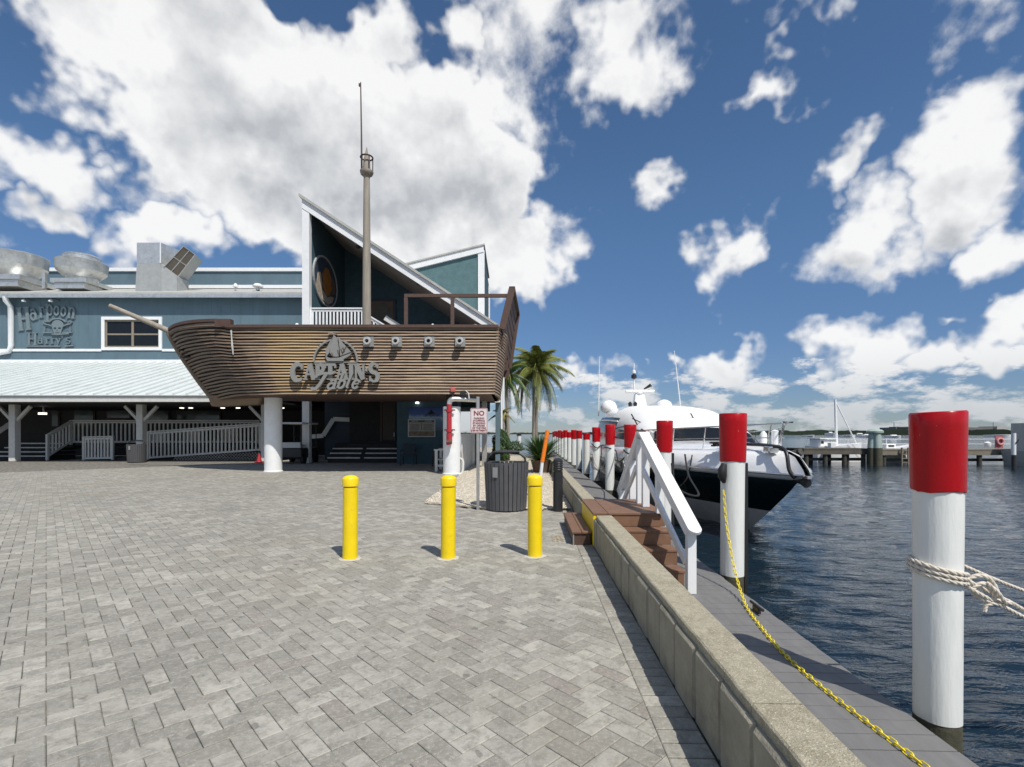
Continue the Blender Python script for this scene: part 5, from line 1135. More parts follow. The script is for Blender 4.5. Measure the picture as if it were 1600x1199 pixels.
for k in range(6):
    s_ = .02 + k * .165; s2 = s_ + .13; p0, p1, p2, p3 = A.lerp(B, s_), E_.lerp(C_, s_), E_.lerp(C_, s2), A.lerp(B, s2); t_ = Vector((-.05, 0, 0))
    MB().hexa([p0, p1, p1 + t_, p0 + t_, p3, p2, p2 + t_, p3 + t_]).build('stern_board', DKBR, ship)
for k in range(5):
    p = E_.lerp(A, k / 4.5) ; MB().box(p.x - .34, p.x + .02, p.y - .06, p.y + .06, p.z - .38, p.z + .02).build('stern_bracket', DKBR, ship)
for (px, py) in ((368, 511), (464, 509), (676, 510)): MB().lathe([(.05, 0), (.07, .05), (.03, .1)], P(px, py + 1, YF), 10).build('deck_lamp', TRIM, ship)
# columns
for (x, y, zt, lab) in ((xx(427, 18.42), 18.42, 2.72, 'thick white column under the ship bow'), (xx(706, 17.35), 17.35, zz(636, 17.35), 'thick white column with red fire pipe under the stern')):
    t = thing('support_column', lab, 'column', (x, y, 0), group='white ship columns'); MB().lathe([(.305, 0), (.305, zt)], (x, y, 0), 36).build('shaft', WHITE, t, smooth=40); MB().lathe([(.33, 0), (.33, .03), (.3, .05)], (x, y, 0), 36).build('base_ring', WHITE, t, smooth=40)
    if zt < 2.7: MB().lathe([(.2, zt), (.2, 2.75)], (x, y, 0), 20).build('core', DARK, t)
# fire standpipe
fs_ = thing('standpipe', 'red fire standpipe strapped to the white column', 'pipe', P(702, 690, 16.95)); Yp = 16.95
REDP = mat('fire_red', (.42, .025, .035), .5, .15, 8)
MB().tube([P(702, 686, Yp), P(702, 632, Yp)], .085, 12).build('riser', REDP, fs_, smooth=50)
for py in (641, 672): MB().tube([P(702, py + 3, Yp), P(702, py - 1, Yp)], .11, 12).build('coupling', REDP, fs_); MB().beam(P(694, py, Yp), P(711, py, Yp), .05, .04).build('strap', BLACKM, fs_)
MB().tube([P(702, 678, Yp), P(702, 692, Yp), P(700, 693, Yp - .15)], [.1, .1, .07], 12).build('inlet', REDP, fs_, smooth=50); MB().tube([P(698, 691, Yp - .1), P(706, 691, Yp - .1)], .08, 10).build('cap', mat('inlet_brown', (.12, .05, .04), .5), fs_)
MB().tube(smooth_path([P(702, 632, Yp), P(703, 627, Yp), P(708, 624, Yp), P(720, 624, Yp + .1), P(746, 625, Yp + .3)], 5), .09, 12).build('crossover', GALV, fs_, smooth=60)
MB().box(P(704, 0, Yp).x, P(711.5, 0, Yp).x, Yp - .08, Yp + .08, zz(613, Yp), zz(605, Yp)).build('alarm_bell', mat('bell_red', (.5, .12, .1), .5), fs_, bevel=.03); MB().tube([P(707.5, 613, Yp), P(707.5, 622, Yp)], .03, 8).build('stem', BLACKM, fs_)
MB().tube([P(722, 614, Yp), P(728, 611, Yp), P(732, 615, Yp), P(733, 623, Yp)], .025, 6).build('conduit', RAILW, fs_); MB().box(P(720, 0, Yp).x, P(728, 0, Yp).x, Yp - .05, Yp + .05, zz(617, Yp), zz(611, Yp)).build('flood_lamp', BLACKM, fs_)
hb = MB(); hb.tube(smooth_path([P(719, 716, 17.3), P(724, 722, 17.2), P(722, 738, 17.1), P(716, 742, 17.0)], 5), .03, 6); o = hb.build('garden_hose', RAILW, base=P(719, 740, 17.2)); tag(o, 'pale hose hanging by the foot of the white column', 'hose')
# Captain's Table sign on the hull
YS = YF - .06; us = YS / 778
cs = thing('hull_sign', "grey raised Captain's Table lettering with sailing ship emblem on the hull", 'sign', P(526, 575, YS))
fc = lambda x, y, d_: (x, YS - d_, y)
hts = (37, 31, 30, 28, 28, 30, 30, 26, 37); x = xx(457, YS)
for i, (ch_, px, hh_, sx) in enumerate(zip("CAPTAIN'S", (456.5, 476, 493, 508, 526, 545, 554, 572, 577.5), (29, 25, 25, 25, 25, 25, 25, 20, 29), (.8, .84, .86, .93, .84, .95, .80, 1, .76))):
    b = MB(); yb = 597 if ch_ in 'CS' else 594; yb = 589 if ch_ == "'" else yb
    if ch_ == "'": yb = 595
    glyph(b, ch_, fc, xx(px, YS), zz(yb, YS), hh_ * us, sx, 0, 0, 0, .09, 1.3); b.build('letter', LETTER, cs)
xp = xx(492, YS)
for ch_, px, hh_, py in (('t', 488, 29, 609.5), ('a', 512, 23, 608.5), ('b', 526, 24, 608), ('l', 540, 25, 608), ('e', 549, 23, 608)):
    b = MB(); glyph(b, ch_, fc, xx(px, YS), zz(py, YS), hh_ * us * (.92 if ch_ == 't' else 1), 1.0, 0, .38, .06, .17, 1.22); b.build('letter', LETTER, cs)
cx_, cz_ = xx(525, YS), zz(566, YS)
MB().ribbon([(cx_ + a, cz_ + b) for a, b in arc(0, 0, 34 * us, 35 * us, 0, 180, 28)], 2.6 * us, fc, 0, .06).build('ring', LETTER, cs)
pp = lambda L: [(cx_ + a * us, cz_ + b * us) for a, b in L]
MB().ribbon(pp([(-34, -.5), (34, -.5)]), 1.6 * us, fc, 0, .05).build('horizon_bar', LETTER, cs)
sail = MB(); sail.prism(pp([(-2, 42), (3, 36), (6, 20), (5, 8), (-3, 7), (-8, 14), (-7, 26)]), fc, .0, .1); sail.prism(pp([(5, 38), (11, 30), (20, 20), (24, 15), (8, 9), (7, 20)]), fc, 0, .09); sail.prism(pp([(-9, 30), (-5, 36), (-9, 14), (-14, 8), (-15, 18)]), fc, 0, .085); sail.build('sails', LETTER, cs)
hl_ = MB(); hl_.prism(pp([(-15, 9), (-8, 5.5), (6, 6.5), (26, 14), (22, 9), (13, 4), (13, 1), (-12, 1), (-14, 4)]), fc, 0, .095); hl_.build('small_hull', LETTER, cs)
MB().ribbon(pp([(-11, 44), (-6, 45), (-2, 43.5), (2, 43)]), 1.6 * us, fc, 0, .07).build('pennant', LETTER, cs)
dk = MB()
for q in ([(-5, 14), (-3, 8), (3, 7)], [(4, 18), (5, 12)], [(9, 20), (12, 12)], [(12, 22), (15, 16), (12, 14), (18, 24)]): dk.ribbon(pp(q), 1.1 * us, fc, .1, .106)
dk.build('rigging_mark', DKBR, cs)['kind'] = 'stuff'
# golf cart and cone behind the first column
gc = thing('golf_cart', 'dark golf cart with white roof parked behind the bow column', 'golf cart', (xx(455, 23.5), 23.5, 0)); X = xx(455, 23.2)
MB().box(X - .6, X + .6, 22.9, 25.0, .25, .75).build('body', BLACKM, gc, bevel=.08); MB().box(X - .62, X + .62, 22.95, 24.9, 1.85, 1.93).build('roof', WHITE, gc, bevel=.03); MB().box(X - .5, X + .5, 23.7, 24.2, .75, .9).build('seat', RAILW, gc, bevel=.04); MB().hexa([(X - .55, 22.92, .75), (X + .55, 22.92, .75), (X + .5, 23.2, .75), (X - .5, 23.2, .75), (X - .5, 23.0, 1.0), (X + .5, 23.0, 1.0), (X + .5, 23.2, 1.0), (X - .5, 23.2, 1.0)]).build('cowl', RAILW, gc)
for sx_ in (-1, 1):
    for yy in (23.0, 24.75): MB().tube([(X + sx_ * .55, yy, .7), (X + sx_ * .55, yy, 1.86)], .02, 6).build('roof_post', BLACKM, gc)
    for yy in (23.2, 24.6): MB().tube([(X + sx_ * .5, yy, .22), (X + sx_ * .64, yy, .22)], .22, 14).build('wheel', BLACKR, gc)
MB().tube([(X + .2, 23.2, .9), (X + .2, 23.4, 1.15)], .015, 6).build('steering_column', BLACKM, gc); MB().tube([(X + .2 + .16 * math.cos(a_), 23.4, 1.15 + .16 * math.sin(a_)) for a_ in [i * math.pi / 6 for i in range(13)]], .014, 6).build('steering_wheel', BLACKM, gc)
co = thing('traffic_cone', 'small red cone beside the white lattice of the ramp', 'cone', (xx(405, 24.2), 24.2, 0)); c = (xx(405, 24.2), 24.2, 0)
MB().box(c[0] - .17, c[0] + .17, c[1] - .17, c[1] + .17, 0, .03).build('foot', REDP, co); MB().lathe([(.13, .03), (.03, .45)], c, 16).build('body', REDP, co, smooth=40)
# ================================================================== PLANTS
def frond_mesh(name, L, droop, nl, lw, seed, leaf, lift=.5):
    r_ = random.Random(seed); m_ = MB(); pts = []
    for i in range(13):
        t = i / 12; pts.append(Vector((L * (t - .12 * t * t * droop), 0, L * (lift * t - (lift * .5 + droop) * t * t))))
    m_.tube(pts, [.035 * (1 - .85 * i / 12) for i in range(13)], 5); m_.cur = 1
    for k in range(nl):
        t = .12 + .88 * k / nl; i = min(11, int(t * 12)); p = pts[i].lerp(pts[i + 1], t * 12 - i); tg = (pts[i + 1] - pts[i]).normalized()
        ll = lw * (.55 + .9 * math.sin(math.pi * min(1, t * .8 + .12))) * r_.uniform(.85, 1.1)
        for s_ in (-1, 1):
            dn = r_.uniform(.35, .8) + droop * .35; dirv = (tg * .55 + Vector((0, s_ * .8, -dn * .5))).normalized(); tip = (tg * .4 + Vector((0, s_ * .45, -dn * 1.3))).normalized()
            a = p; b = p + dirv * ll * .5; c = b + tip * ll * .5; wv = tg * .036 + Vector((0, 0, .014))
            m_.add([a - wv * .6, a + wv * .6, b + wv, b - wv, c], [(0, 1, 2, 3), (3, 2, 4)])
    return m_.mesh(name, [RACH, leaf])
def palm(lab, base, trunks, crown, nf, L, leaf, seed, group='palm trees', droops=(.55, .8, 1.05)):
    t = thing('palm_tree', lab, 'palm', base, group=group); r_ = random.Random(seed)
    fm = [frond_mesh('frond', L * r_.uniform(.9, 1.1), dr_, 38, L * .24, seed + i, leaf, .75 - .25 * i) for i, dr_ in enumerate(droops)]
    for q in trunks:
        pts = smooth_path(q, 8); nn = len(pts); m_ = MB(); m_.tube(pts, [(.115 - .04 * i / nn) * (1 + (.09 if i % 2 else 0)) for i in range(nn)], 10); m_.build('trunk', TRUNK, t, smooth=40)
    c = Vector(crown)
    for i in range(nf):
        a = 2 * math.pi * i * .381966 + r_.uniform(-.2, .2); lv = i / nf
        o = bpy.data.objects.new('frond', fm[0 if lv < .35 else 1 if lv < .7 else 2]); COL.objects.link(o); o.parent = t; o.location = c - Vector(base)
        o.rotation_euler = (r_.uniform(-.2, .2), rad(-62 + 92 * lv + r_.uniform(-8, 8)), a); s_ = r_.uniform(.85, 1.1); o.scale = (s_, s_, s_)
    MB().lathe([(.1, -.3), (.22, -.1), (.2, .15), (.05, .35)], c, 10).build('crown_heart', RACH, t, smooth=60); return t
YPm = 33.0
b0 = P(836, 0, YPm); b0.z = 0
palm('twin trunk coconut palm standing beyond the litter bin', b0, [[b0 + Vector((-.1, 0, 0)), P(834, 650, YPm), P(834, 610, YPm), P(836, 586, YPm)], [b0 + Vector((.1, .2, 0)), P(838, 650, YPm), P(840, 620, YPm), P(840, 590, YPm)]], P(837, 580, YPm), 34, 2.25, LEAF1, 11)
b1 = P(796, 0, 30); b1.z = 0
palm('grey green palm partly hidden behind the ship stern', b1, [[b1, b1 + Vector((-.1, 0, 2)), P(791, 600, 30)]], P(791, 592, 30), 20, 1.45, LEAF2, 23, droops=(.6, .9, 1.2))
b2 = P(786, 0, 27); b2.z = 0
palm('short palm with dry fronds below the ship stern', b2, [[b2, b2 + Vector((0, 0, 1.2)), P(786, 652, 27)]], P(785, 650, 27), 9, .75, mat('dry_leaf', (.16, .14, .06), .6, .3, 4), 31, droops=(.7, 1.0, 1.3))
def bush(name, lab, c, rx, ry, rz, n, leaf, ls, seed, cat='shrub'):
    r_ = random.Random(seed); t = thing(name, lab, cat, (c[0], c[1], 0)); m_ = MB()
    for _ in range(n):
        d_ = Vector((r_.gauss(0, 1), r_.gauss(0, 1), r_.gauss(0, 1))).normalized(); rr = r_.uniform(.5, 1.0) ** .5 * (1 + .12 * math.sin(5 * d_.x + 7 * d_.z + seed))
        p = Vector((c[0] + d_.x * rx * rr, c[1] + d_.y * ry * rr, c[2] + d_.z * rz * rr)); a = Vector((r_.gauss(0, 1), r_.gauss(0, 1), r_.gauss(0, 1))).normalized() * ls; b = a.cross(d_ + Vector((.1, .2, .3))).normalized() * ls * .5
        if p.z < .02: continue
        m_.add([p - a, p + b, p + a, p - b], [(0, 1, 2, 3)])
    m_.build('foliage', leaf, t); MB().tube([(c[0], c[1], 0), (c[0] + .05, c[1], c[2])], [.05, .02], 6).build('stem', TRUNK, t); return t
bush('hedge_shrub', 'round dark green shrub between the pillars and the palm', (xx(784, 25), 25, .75), .5, .8, .95, 5000, LEAF2, .05, 3)
bush('hedge_shrub', 'low green shrub far back by the white fence posts', (xx(800, 40), 40, .3), 1.0, .8, .55, 1800, LEAF2, .07, 5)
# potted sword-leaved plant
pt = thing('potted_plant', 'spiky green plant in a clay pot against the quay wall', 'plant', (.95, 17.5, 0)); pc = Vector((1.02, 17.6, 0))
MB().lathe([(.24, 0), (.30, .22), (.35, .44), (.37, .47), (.33, .48), (.3, .44)], pc, 24).build('pot', TERRA, pt, smooth=40)
m_ = MB(); r_ = random.Random(4)
for k in range(330):
    a = r_.uniform(0, 6.283); e_ = r_.uniform(.03, 1.45) ** 1.0; L = r_.uniform(.9, 1.3) * (1.0 if e_ < .9 else .75); d_ = Vector((math.cos(a) * math.cos(e_), math.sin(a) * math.cos(e_), math.sin(e_))); sd = Vector((-math.sin(a), math.cos(a), 0)) * r_.uniform(.018, .028)
    p = pc + Vector((0, 0, .46)) + d_ * .1; q = p + d_ * L * .55; w_ = q + (d_ + Vector((0, 0, -.28))).normalized() * L * .45
    m_.add([p - sd, p + sd, q + sd * 1.1, q - sd * 1.1, w_], [(0, 1, 2, 3), (3, 2, 4)])
m_.build('foliage', LEAF3, pt)
# white fence posts with dark caps on the far bank
for (px, Y, lab) in ((811, 41, 'white fence post with dark cap left of the palm trunk'), (839, 43, 'white fence post with dark cap right of the palm trunk')):
    X = xx(px, Y); t = thing('fence_post', lab, 'post', (X, Y, 0), group='white capped posts'); MB().lathe([(.17, 0), (.17, 1.25)], (X, Y, 0), 14).build('shaft', WHITE, t, smooth=40); MB().lathe([(.2, 1.25), (.2, 1.36), (.05, 1.5)], (X, Y, 0), 14).build('cap', BLACKM, t, smooth=40)
# ================================================================== MOTOR YACHT (bow towards the camera, frame D: u = 4.9 - b, v = 8.9 + a)
yt = thing('motor_yacht', 'white motor yacht with dark hull moored bow first beside the pilings', 'yacht', (4.9, 16, WL), 'D')
def Yp_(a, b, z): return Vector((4.9 - b, 8.9 + a, z))
ROWS = [(-1.5, 3.6, .06), (-1.15, 3.0, 1.0), (-.74, 2.35, 1.72), (-.17, 1.38, 1.95), (.08, .98, 2.03), (.32, .6, 2.09), (.545, .30, 2.13), (.55, .24, 2.16), (.60, .07, 2.2), (.66, .0, 2.19), (.75, .06, 2.17), (.88, .34, 2.13), (.97, .7, 2.07), (1.0, 1.0, 1.9)]
LEN = 15.6; AT = [0, .012, .03, .06, .1, .15, .21, .28, .36, .46, .58, .72, .86, 1.0]
def hl(r, t, s):
    z, a0, hb = ROWS[r]; a = a0 + (LEN - a0) * t
    w_ = hb * (1 - (1 - min(1, (a - a0) / 7.4)) ** 2.15) * (1 - .06 * max(0, (a - 9) / 6.6)); fl = .16 * max(0, 1 - a / 3.5) * (1 if r > 5 else 0)
    zz_ = z + (.10 * max(0, 1 - a / 6) if r >= 11 else 0) - (.12 * max(0, (a - 6) / 9) if r > 4 else 0)
    return Yp_(a, s * (w_ + (.05 if t == 0 and r > 8 else 0)), zz_)
def strip(r0, r1, m, name, parent=yt):
    b = MB(); nn = len(AT)
    for s in (-1, 1):
        vs = [hl(r, t, s) for r in range(r0, r1 + 1) for t in AT]
        b.add(vs, [(q * nn + i, q * nn + i + 1, (q + 1) * nn + i + 1, (q + 1) * nn + i) for q in range(r1 - r0) for i in range(nn - 1)])
    b.add([hl(r, 1, s) for r in range(r0, r1 + 1) for s in (-1, 1)], [(2 * q, 2 * q + 1, 2 * q + 3, 2 * q + 2) for q in range(r1 - r0)])
    return b.build(name, m, parent, smooth=40)
strip(0, 3, mat('boot_grey', (.6, .6, .58), .4, .08, 3), 'bottom'); strip(3, 6, HULLD, 'hull'); strip(6, 13, GEL, 'gunwale')
b = MB(); rub = [hl(9, t, 1) + Vector((-.02, 0, 0)) for t in AT]; b.tube(rub, .022, 6); rub = [hl(9, t, -1) + Vector((.02, 0, 0)) for t in AT]; b.tube(rub, .022, 6); b.build('rub_rail', STEEL, yt, smooth=60)
b = MB(); nn = len(AT); vs = []
for t in AT:
    p, q = hl(13, t, 1), hl(13, t, -1)
    for k in range(5): c = p.lerp(q, k / 4); vs.append(c + Vector((0, 0, .1 * math.sin(math.pi * k / 4))))
b.add(vs, [(i * 5 + k, i * 5 + k + 1, (i + 1) * 5 + k + 1, (i + 1) * 5 + k) for i in range(nn - 1) for k in range(4)]); b.build('foredeck', GEL, yt, smooth=60)
# superstructure: lofted coachroof, windscreen and hardtop
ST = [(1.9, .35, .04, 1.), (2.3, .62, .14, 1.), (3.0, 1.0, .16, .9), (4.0, 1.32, .20, .8), (5.0, 1.58, .23, .66), (5.5, 1.66, .60, .6), (6.2, 1.72, .86, .56), (7.0, 1.75, 1.10, .54), (7.8, 1.80, 1.27, .52), (9.0, 1.84, 1.40, .5), (10.4, 1.86, 1.50, .5), (12.0, 1.86, 1.58, .5), (13.4, 1.84, 1.60, .5), (14.2, 1.78, 1.54, .5)]
NTh = 14
def sp_pt(i, k, s=1):
    a, hw, H, e = ST[i]; th = math.pi / 2 * k / NTh; return Yp_(a + (.0 if k > 3 else 0), s * hw * math.cos(th) ** e, .98 + H * math.sin(th) ** (e + .25))
groups = {'coachroof': (GEL, []), 'side_window': (GLASS, []), 'canvas_cover': (CANV, []), 'arch_window': (GLASS, [])}
for s in (-1, 1):
    for i in range(len(ST) - 1):
        for k in range(NTh):
            q = [sp_pt(i, k, s), sp_pt(i + 1, k, s), sp_pt(i + 1, k + 1, s), sp_pt(i, k + 1, s)]; zc_ = sum(p.z for p in q) / 4; ac = (ST[i][0] + ST[i + 1][0]) / 2
            if (5.0 < ac < 5.5 and zc_ > 1.08) or (5.5 < ac < 14.0 and 1.14 < zc_ < 1.50 and k < 9): g_ = 'side_window'
            elif 9.6 < ac < 13.0 and 1.49 < zc_ < 2.12 and k < 6: g_ = 'arch_window'
            elif ac > 5.5 and zc_ >= 1.49 and ac < 10.2: g_ = 'canvas_cover'
            else: g_ = 'coachroof'
            groups[g_][1].append(q)
for nm, (mt, qs) in groups.items():
    for s in ((-1, 1) if nm in ('side_window', 'arch_window') else (0,)):
        b = MB(); idx = {}
        for q in qs:
            cu = sum(p.x for p in q) / 4
            if s and ((cu < 4.9) != (s > 0)): continue
            f = []
            for p in q:
                key = (round(p.x, 4), round(p.y, 4), round(p.z, 4))
                if key not in idx: idx[key] = len(b.v); b.v.append(tuple(p))
                f.append(idx[key])
            f = list(dict.fromkeys(f))
            if len(f) > 2: b.f.append(tuple(f)); b.mi.append(0)
        if b.f: b.build(nm, mt, yt, smooth=50)
b = MB(); L = len(ST) - 1; b.add([sp_pt(L, k, s) for s in (1,) for k in range(NTh + 1)] + [sp_pt(L, k, -1) for k in range(NTh)][::-1], [tuple(range(2 * NTh + 1))]); b.build('aft_bulkhead', DARK, yt)
b = MB(); pts = [sp_pt(i, 8, 1) + Vector((-.02, 0, .02)) for i in range(8, 13)]; b.tube([sp_pt(i, 5, 1) + Vector((-.03, 0, 0)) for i in range(9, 14)], .03, 6); b.build('arch_trim', GEL, yt, smooth=50)
# visor lip and window trim
b = MB(); 
for s in (-1, 1):
    pts = [sp_pt(i, k_, s) + Vector((0, 0, 0)) for i, k_ in ((5, 8), (6, 5), (7, 4), (8, 4), (9, 3))]
    b.tube(pts, .022, 5)
b.build('cover_hem', BLACKM, yt)
# pilot house gear
def on_roof(a, b_): 
    return .93 + 1.77
rz = 2.58
mastp = MB(); mastp.hexa([tuple(Yp_(13.0, -.28, rz - .05)), tuple(Yp_(13.0, .28, rz - .05)), tuple(Yp_(13.6, .28, rz - .05)), tuple(Yp_(13.6, -.28, rz - .05)), tuple(Yp_(13.2, -.2, rz + .6)), tuple(Yp_(13.2, .2, rz + .6)), tuple(Yp_(13.5, .2, rz + .6)), tuple(Yp_(13.5, -.2, rz + .6))])
rm = mastp.build('radar_mast', GEL, yt, bevel=.04)
MB().tube([Yp_(13.2, .62, rz + .68), Yp_(13.2, -.62, rz + .68)], .075, 10).build('radar_bar', GEL, rm, smooth=50); MB().lathe([(.16, .56), (.2, .62), (.18, .66)], tuple(Yp_(13.3, 0, rz)), 14).build('radar_base', GEL, rm)
MB().tube([Yp_(13.4, .2, rz + .6), Yp_(13.4, .22, rz + 1.3)], .035, 8).build('light_pole', GEL, rm); MB().lathe([(.03, 1.25), (.12, 1.3), (.12, 1.42), (.03, 1.5)], tuple(Yp_(13.4, .22, rz)), 10).build('anchor_light', BLACKM, rm); MB().lathe([(.08, 1.5), (.08, 1.62), (.02, 1.66)], tuple(Yp_(13.4, .22, rz)), 10).build('light_globe', GEL, rm); MB().tube([Yp_(13.4, .22, rz + 1.66), Yp_(13.4, .22, rz + 1.95)], .02, 6).build('whip', GEL, rm)
MB().tube([Yp_(13.3, -.2, rz + .8), Yp_(13.1, -.45, rz + .95)], [.03, .08], 8).build('horn', BLACKM, rm)
for b_, a_ in ((1.3, 13.6), (-1.05, 13.2)): MB().lathe([(.2, -.12), (.36, -.02), (.37, .15), (.3, .32), (.15, .42), (.02, .45)], tuple(Yp_(a_, b_, rz - .12)), 18).build('satellite_dome', GEL, yt, smooth=60)
for b_, a_, zt_, ln_ in ((1.72, 13.9, 4.9, .05), (-1.72, 12.9, 5.0, -.35)): MB().tube([Yp_(a_, b_, 2.2), Yp_(a_, b_ + ln_ * -.9, zt_)], [.03, .012], 6).build('antenna', GEL, yt)
for k in range(2): MB().lathe([(.07, 0), (.09, .12), (.02, .2)], tuple(Yp_(12.6, .55 - k * .22, rz)), 8).build('trumpet', BLACKM, yt)
# wipers
for (a, b_) in ((6.5, 1.15), (6.1, -.55)): 
    c = Yp_(a, b_, 1.60); MB().tube([c + Vector((.35, -.25, -.12)), c, c + Vector((-.5, .35, .28))], .016, 5).build('wiper_arm', BLACKM, yt); MB().tube([c + Vector((-.55, .25, .42)), c + Vector((-.3, .2, -.05))], .02, 5).build('wiper_blade', BLACKM, yt)
# bow rail
def rail_pt(t, s, z): p = hl(12, t, s); return p + Vector((.06 * s, .1, z))
RT = [.02, .06, .12, .19, .27, .36, .47]
for s in (-1, 1):
    MB().tube([rail_pt(t, s, .54 - .12 * t) + Vector((-.0, -.12 if t < .05 else 0, 0)) for t in RT], .017, 6).build('top_rail', STEEL, yt, smooth=60)
    MB().tube([rail_pt(t, s, .27 - .06 * t) for t in RT[:5]], .012, 6).build('mid_rail', STEEL, yt, smooth=60)
    for t in RT[:-1]: MB().tube([rail_pt(t, s, 0) + Vector((0, .18, 0)), rail_pt(t, s, .54 - .12 * t)], .014, 6).build('stanchion', STEEL, yt)
MB().tube([rail_pt(.02, 1, .54) + Vector((0, -.12, 0)), rail_pt(.0, 1, .56) + Vector((.1, -.12, 0)), rail_pt(.0, -1, .56) + Vector((-.1, -.12, 0)), rail_pt(.02, -1, .54) + Vector((0, -.12, 0))], .017, 6).build('pulpit', STEEL, yt, smooth=60)
# anchor gear, deck pieces
an = MB(); an.tube([Yp_(.75, .1, .62), Yp_(.2, .0, .55), Yp_(.05, .0, .53)], [.05, .06, .09], 10); an.build('anchor_shank', BLACKM, yt, smooth=50); MB().box(4.86, 4.94, 8.85, 9.6, .60, .66).build('bow_roller', STEEL, yt, bevel=.01)
MB().tube(smooth_path([Yp_(2.4, .6, 1.19), Yp_(1.6, .3, 1.18), Yp_(.9, .25, 1.17), Yp_(.4, .2, 1.1), Yp_(.25, .2, .75), Yp_(.2, .12, .6)], 5), .035, 8).build('anchor_chain', BLACKM, yt, smooth=60)
b = MB()
for k in range(9): b.tube(smooth_path([Yp_(1.8 + R.uniform(-.3, .3), .75 + R.uniform(-.25, .25), 1.14 + R.uniform(0, .08)) for _ in range(5)], 4), .02, 5)
b.build('coiled_line', BLACKM, yt); MB().box(4.55, 4.75, 9.6, 9.85, 1.03, 1.16).build('windlass', STEEL, yt, bevel=.03); MB().lathe([(.2, 1.02), (.22, 1.08), (.05, 1.12)], tuple(Yp_(2.2, -.25, 0)), 14).build('hatch', GALP, yt)
MB().lathe([(.07, 1.02), (.07, 1.42), (.08, 1.46), (.02, 1.49)], tuple(Yp_(2.05, -.42, 0)), 10).build('fender_rack', GEL, yt, smooth=50); MB().lathe([(.07, 1.02), (.07, 1.40), (.02, 1.46)], tuple(Yp_(2.1, -.2, 0)), 10).build('fender_rack', GEL, yt, smooth=50)
MB().lathe([(.02, -.14), (.12, -.08), (.12, .08), (.02, .14)], tuple(Yp_(5.2, 1.5, 1.33)), 12).build('side_lamp', GALP, yt)
# mooring lines of the yacht
line('dock_line', 'black bow line sagging from the yacht side to the second piling', [(3.6, 11.6, .92), (3.3, 10.4, .55), (2.9, 8.6, .35), (2.46, 8.35, .5), (2.42, 8.5, .9)], .02, ROPEB)
line('dock_line', 'black line looped down the yacht side below its cleat', [(3.7, 11.4, .92), (3.55, 11.3, .4), (3.35, 11.5, .15), (3.2, 11.8, .3), (3.05, 12.2, .6)], .016, ROPEB)
line('dock_line', 'thin grey line strung from the yacht window down to its deck', [(3.55, 13.2, 1.5), (3.45, 12.6, 1.1), (3.3, 12.2, .9)], .012, RAILW)
# ================================================================== FAR PIER AND BOATS
YPR = 33.5
def pier(lab, x0, x1, y0, y1, zt, plankm, npost, depth):
    t = thing('pier', lab, 'pier', ((x0 + x1) / 2, y0, WL))
    x = x0
    while x < x1: MB().box(x, min(x + .38, x1) - .02, y0, y1, zt - .08, zt).build('plank', plankm, t); x += .38
    MB().box(x0, x1, y0 + .02, y0 + .12, zt - .40, zt - .085).build('rim_beam', plankm, t); MB().box(x0, x1, y1 - .15, y1 - .02, zt - .35, zt - .085).build('rim_beam', PIERD, t); MB().box(x0 + .2, x1 - .2, y0 + .5, y0 + .6, zt - .85, zt - .65).build('cross_beam', PIERD, t)
    for i in range(npost):
        xx_ = x0 + .3 + (x1 - x0 - .6) * i / (npost - 1)
        for yy in (y0 + .25, y1 - .3): MB().tube([(xx_, yy, -2), (xx_, yy, zt - .085)], .15, 10).build('pile', PIERD, t, smooth=50)
    return t
pier('dark weathered pier end left of the green piling', xx(1256, YPR), xx(1360, YPR), YPR, YPR + 2.2, zz(701, YPR), mat('pier_dark_top', (.10, .088, .07), .85, .25, 3), 4, 0)
pier('long pale boarded pier running right behind the nearest piling', xx(1378, YPR + .8), 46, YPR + .8, YPR + 2.8, zz(703, YPR), PIERW, 7, 0)
o = MB().tube([P(1252, 706, YPR), P(1246, 709, YPR + .3), P(1228, 711, YPR + .6)], [.25, .3, .2], 8).build('driftwood', PIERD, base=P(1246, 711, YPR)); tag(o, 'dark log lying off the end of the pier', 'log')
t = thing('dolphin_piling', 'pale green capped piling cluster at the pier corner', 'piling', (xx(1367, YPR - .3), YPR - .3, WL)); X, Yd = xx(1367, YPR - .3), YPR - .3
for (dx, dy, h) in ((-.22, 0, 2.0), (.22, 0, 2.0), (0, .3, 1.95), (0, -.25, 1.98)): MB().tube([(X + dx, Yd + dy, .45), (X + dx * .8, Yd + dy * .8, zz(674, Yd) - .05)], [.24, .2], 12).build('pile', GREENP, t, smooth=50); MB().tube([(X + dx * 1.1, Yd + dy * 1.1, -2), (X + dx, Yd + dy, .45)], [.25, .24], 12).build('wet_base', PILEB, t, smooth=50)
MB().lathe([(.48, 0), (.5, .12), (.38, .22), (.05, .28)], (X, Yd, zz(674, Yd) - .12), 14).build('cap', GREENP, t, smooth=40)
ld = thing('pier_ladder', 'small wooden ladder down the side of the pale pier', 'ladder', (xx(1415, YPR), YPR + .6, WL)); X = xx(1415, YPR + .6)
for dx in (-.22, .22): MB().box(X + dx - .04, X + dx + .04, YPR + .6, YPR + .7, -.9, zz(700, YPR)).build('stile', PIERW, ld)
for k in range(4): MB().box(X - .18, X + .18, YPR + .62, YPR + .68, -.6 + k * .28, -.54 + k * .28).build('rung', PIERW, ld)
# wire railing along the far side of the pier
wr = thing('pier_railing', 'thin white two rail fence along the far pier', 'railing', (xx(1400, 37), 37, .3))
for py in (686.5, 694): MB().tube([P(1290, py, 37), P(1640, py, 37)], .02, 6).build('rail', TRIM, wr)
for px in range(1325, 1640, 60): MB().tube([P(px, 686, 37), P(px, 703, 37)], .02, 6).build('post', TRIM, wr)
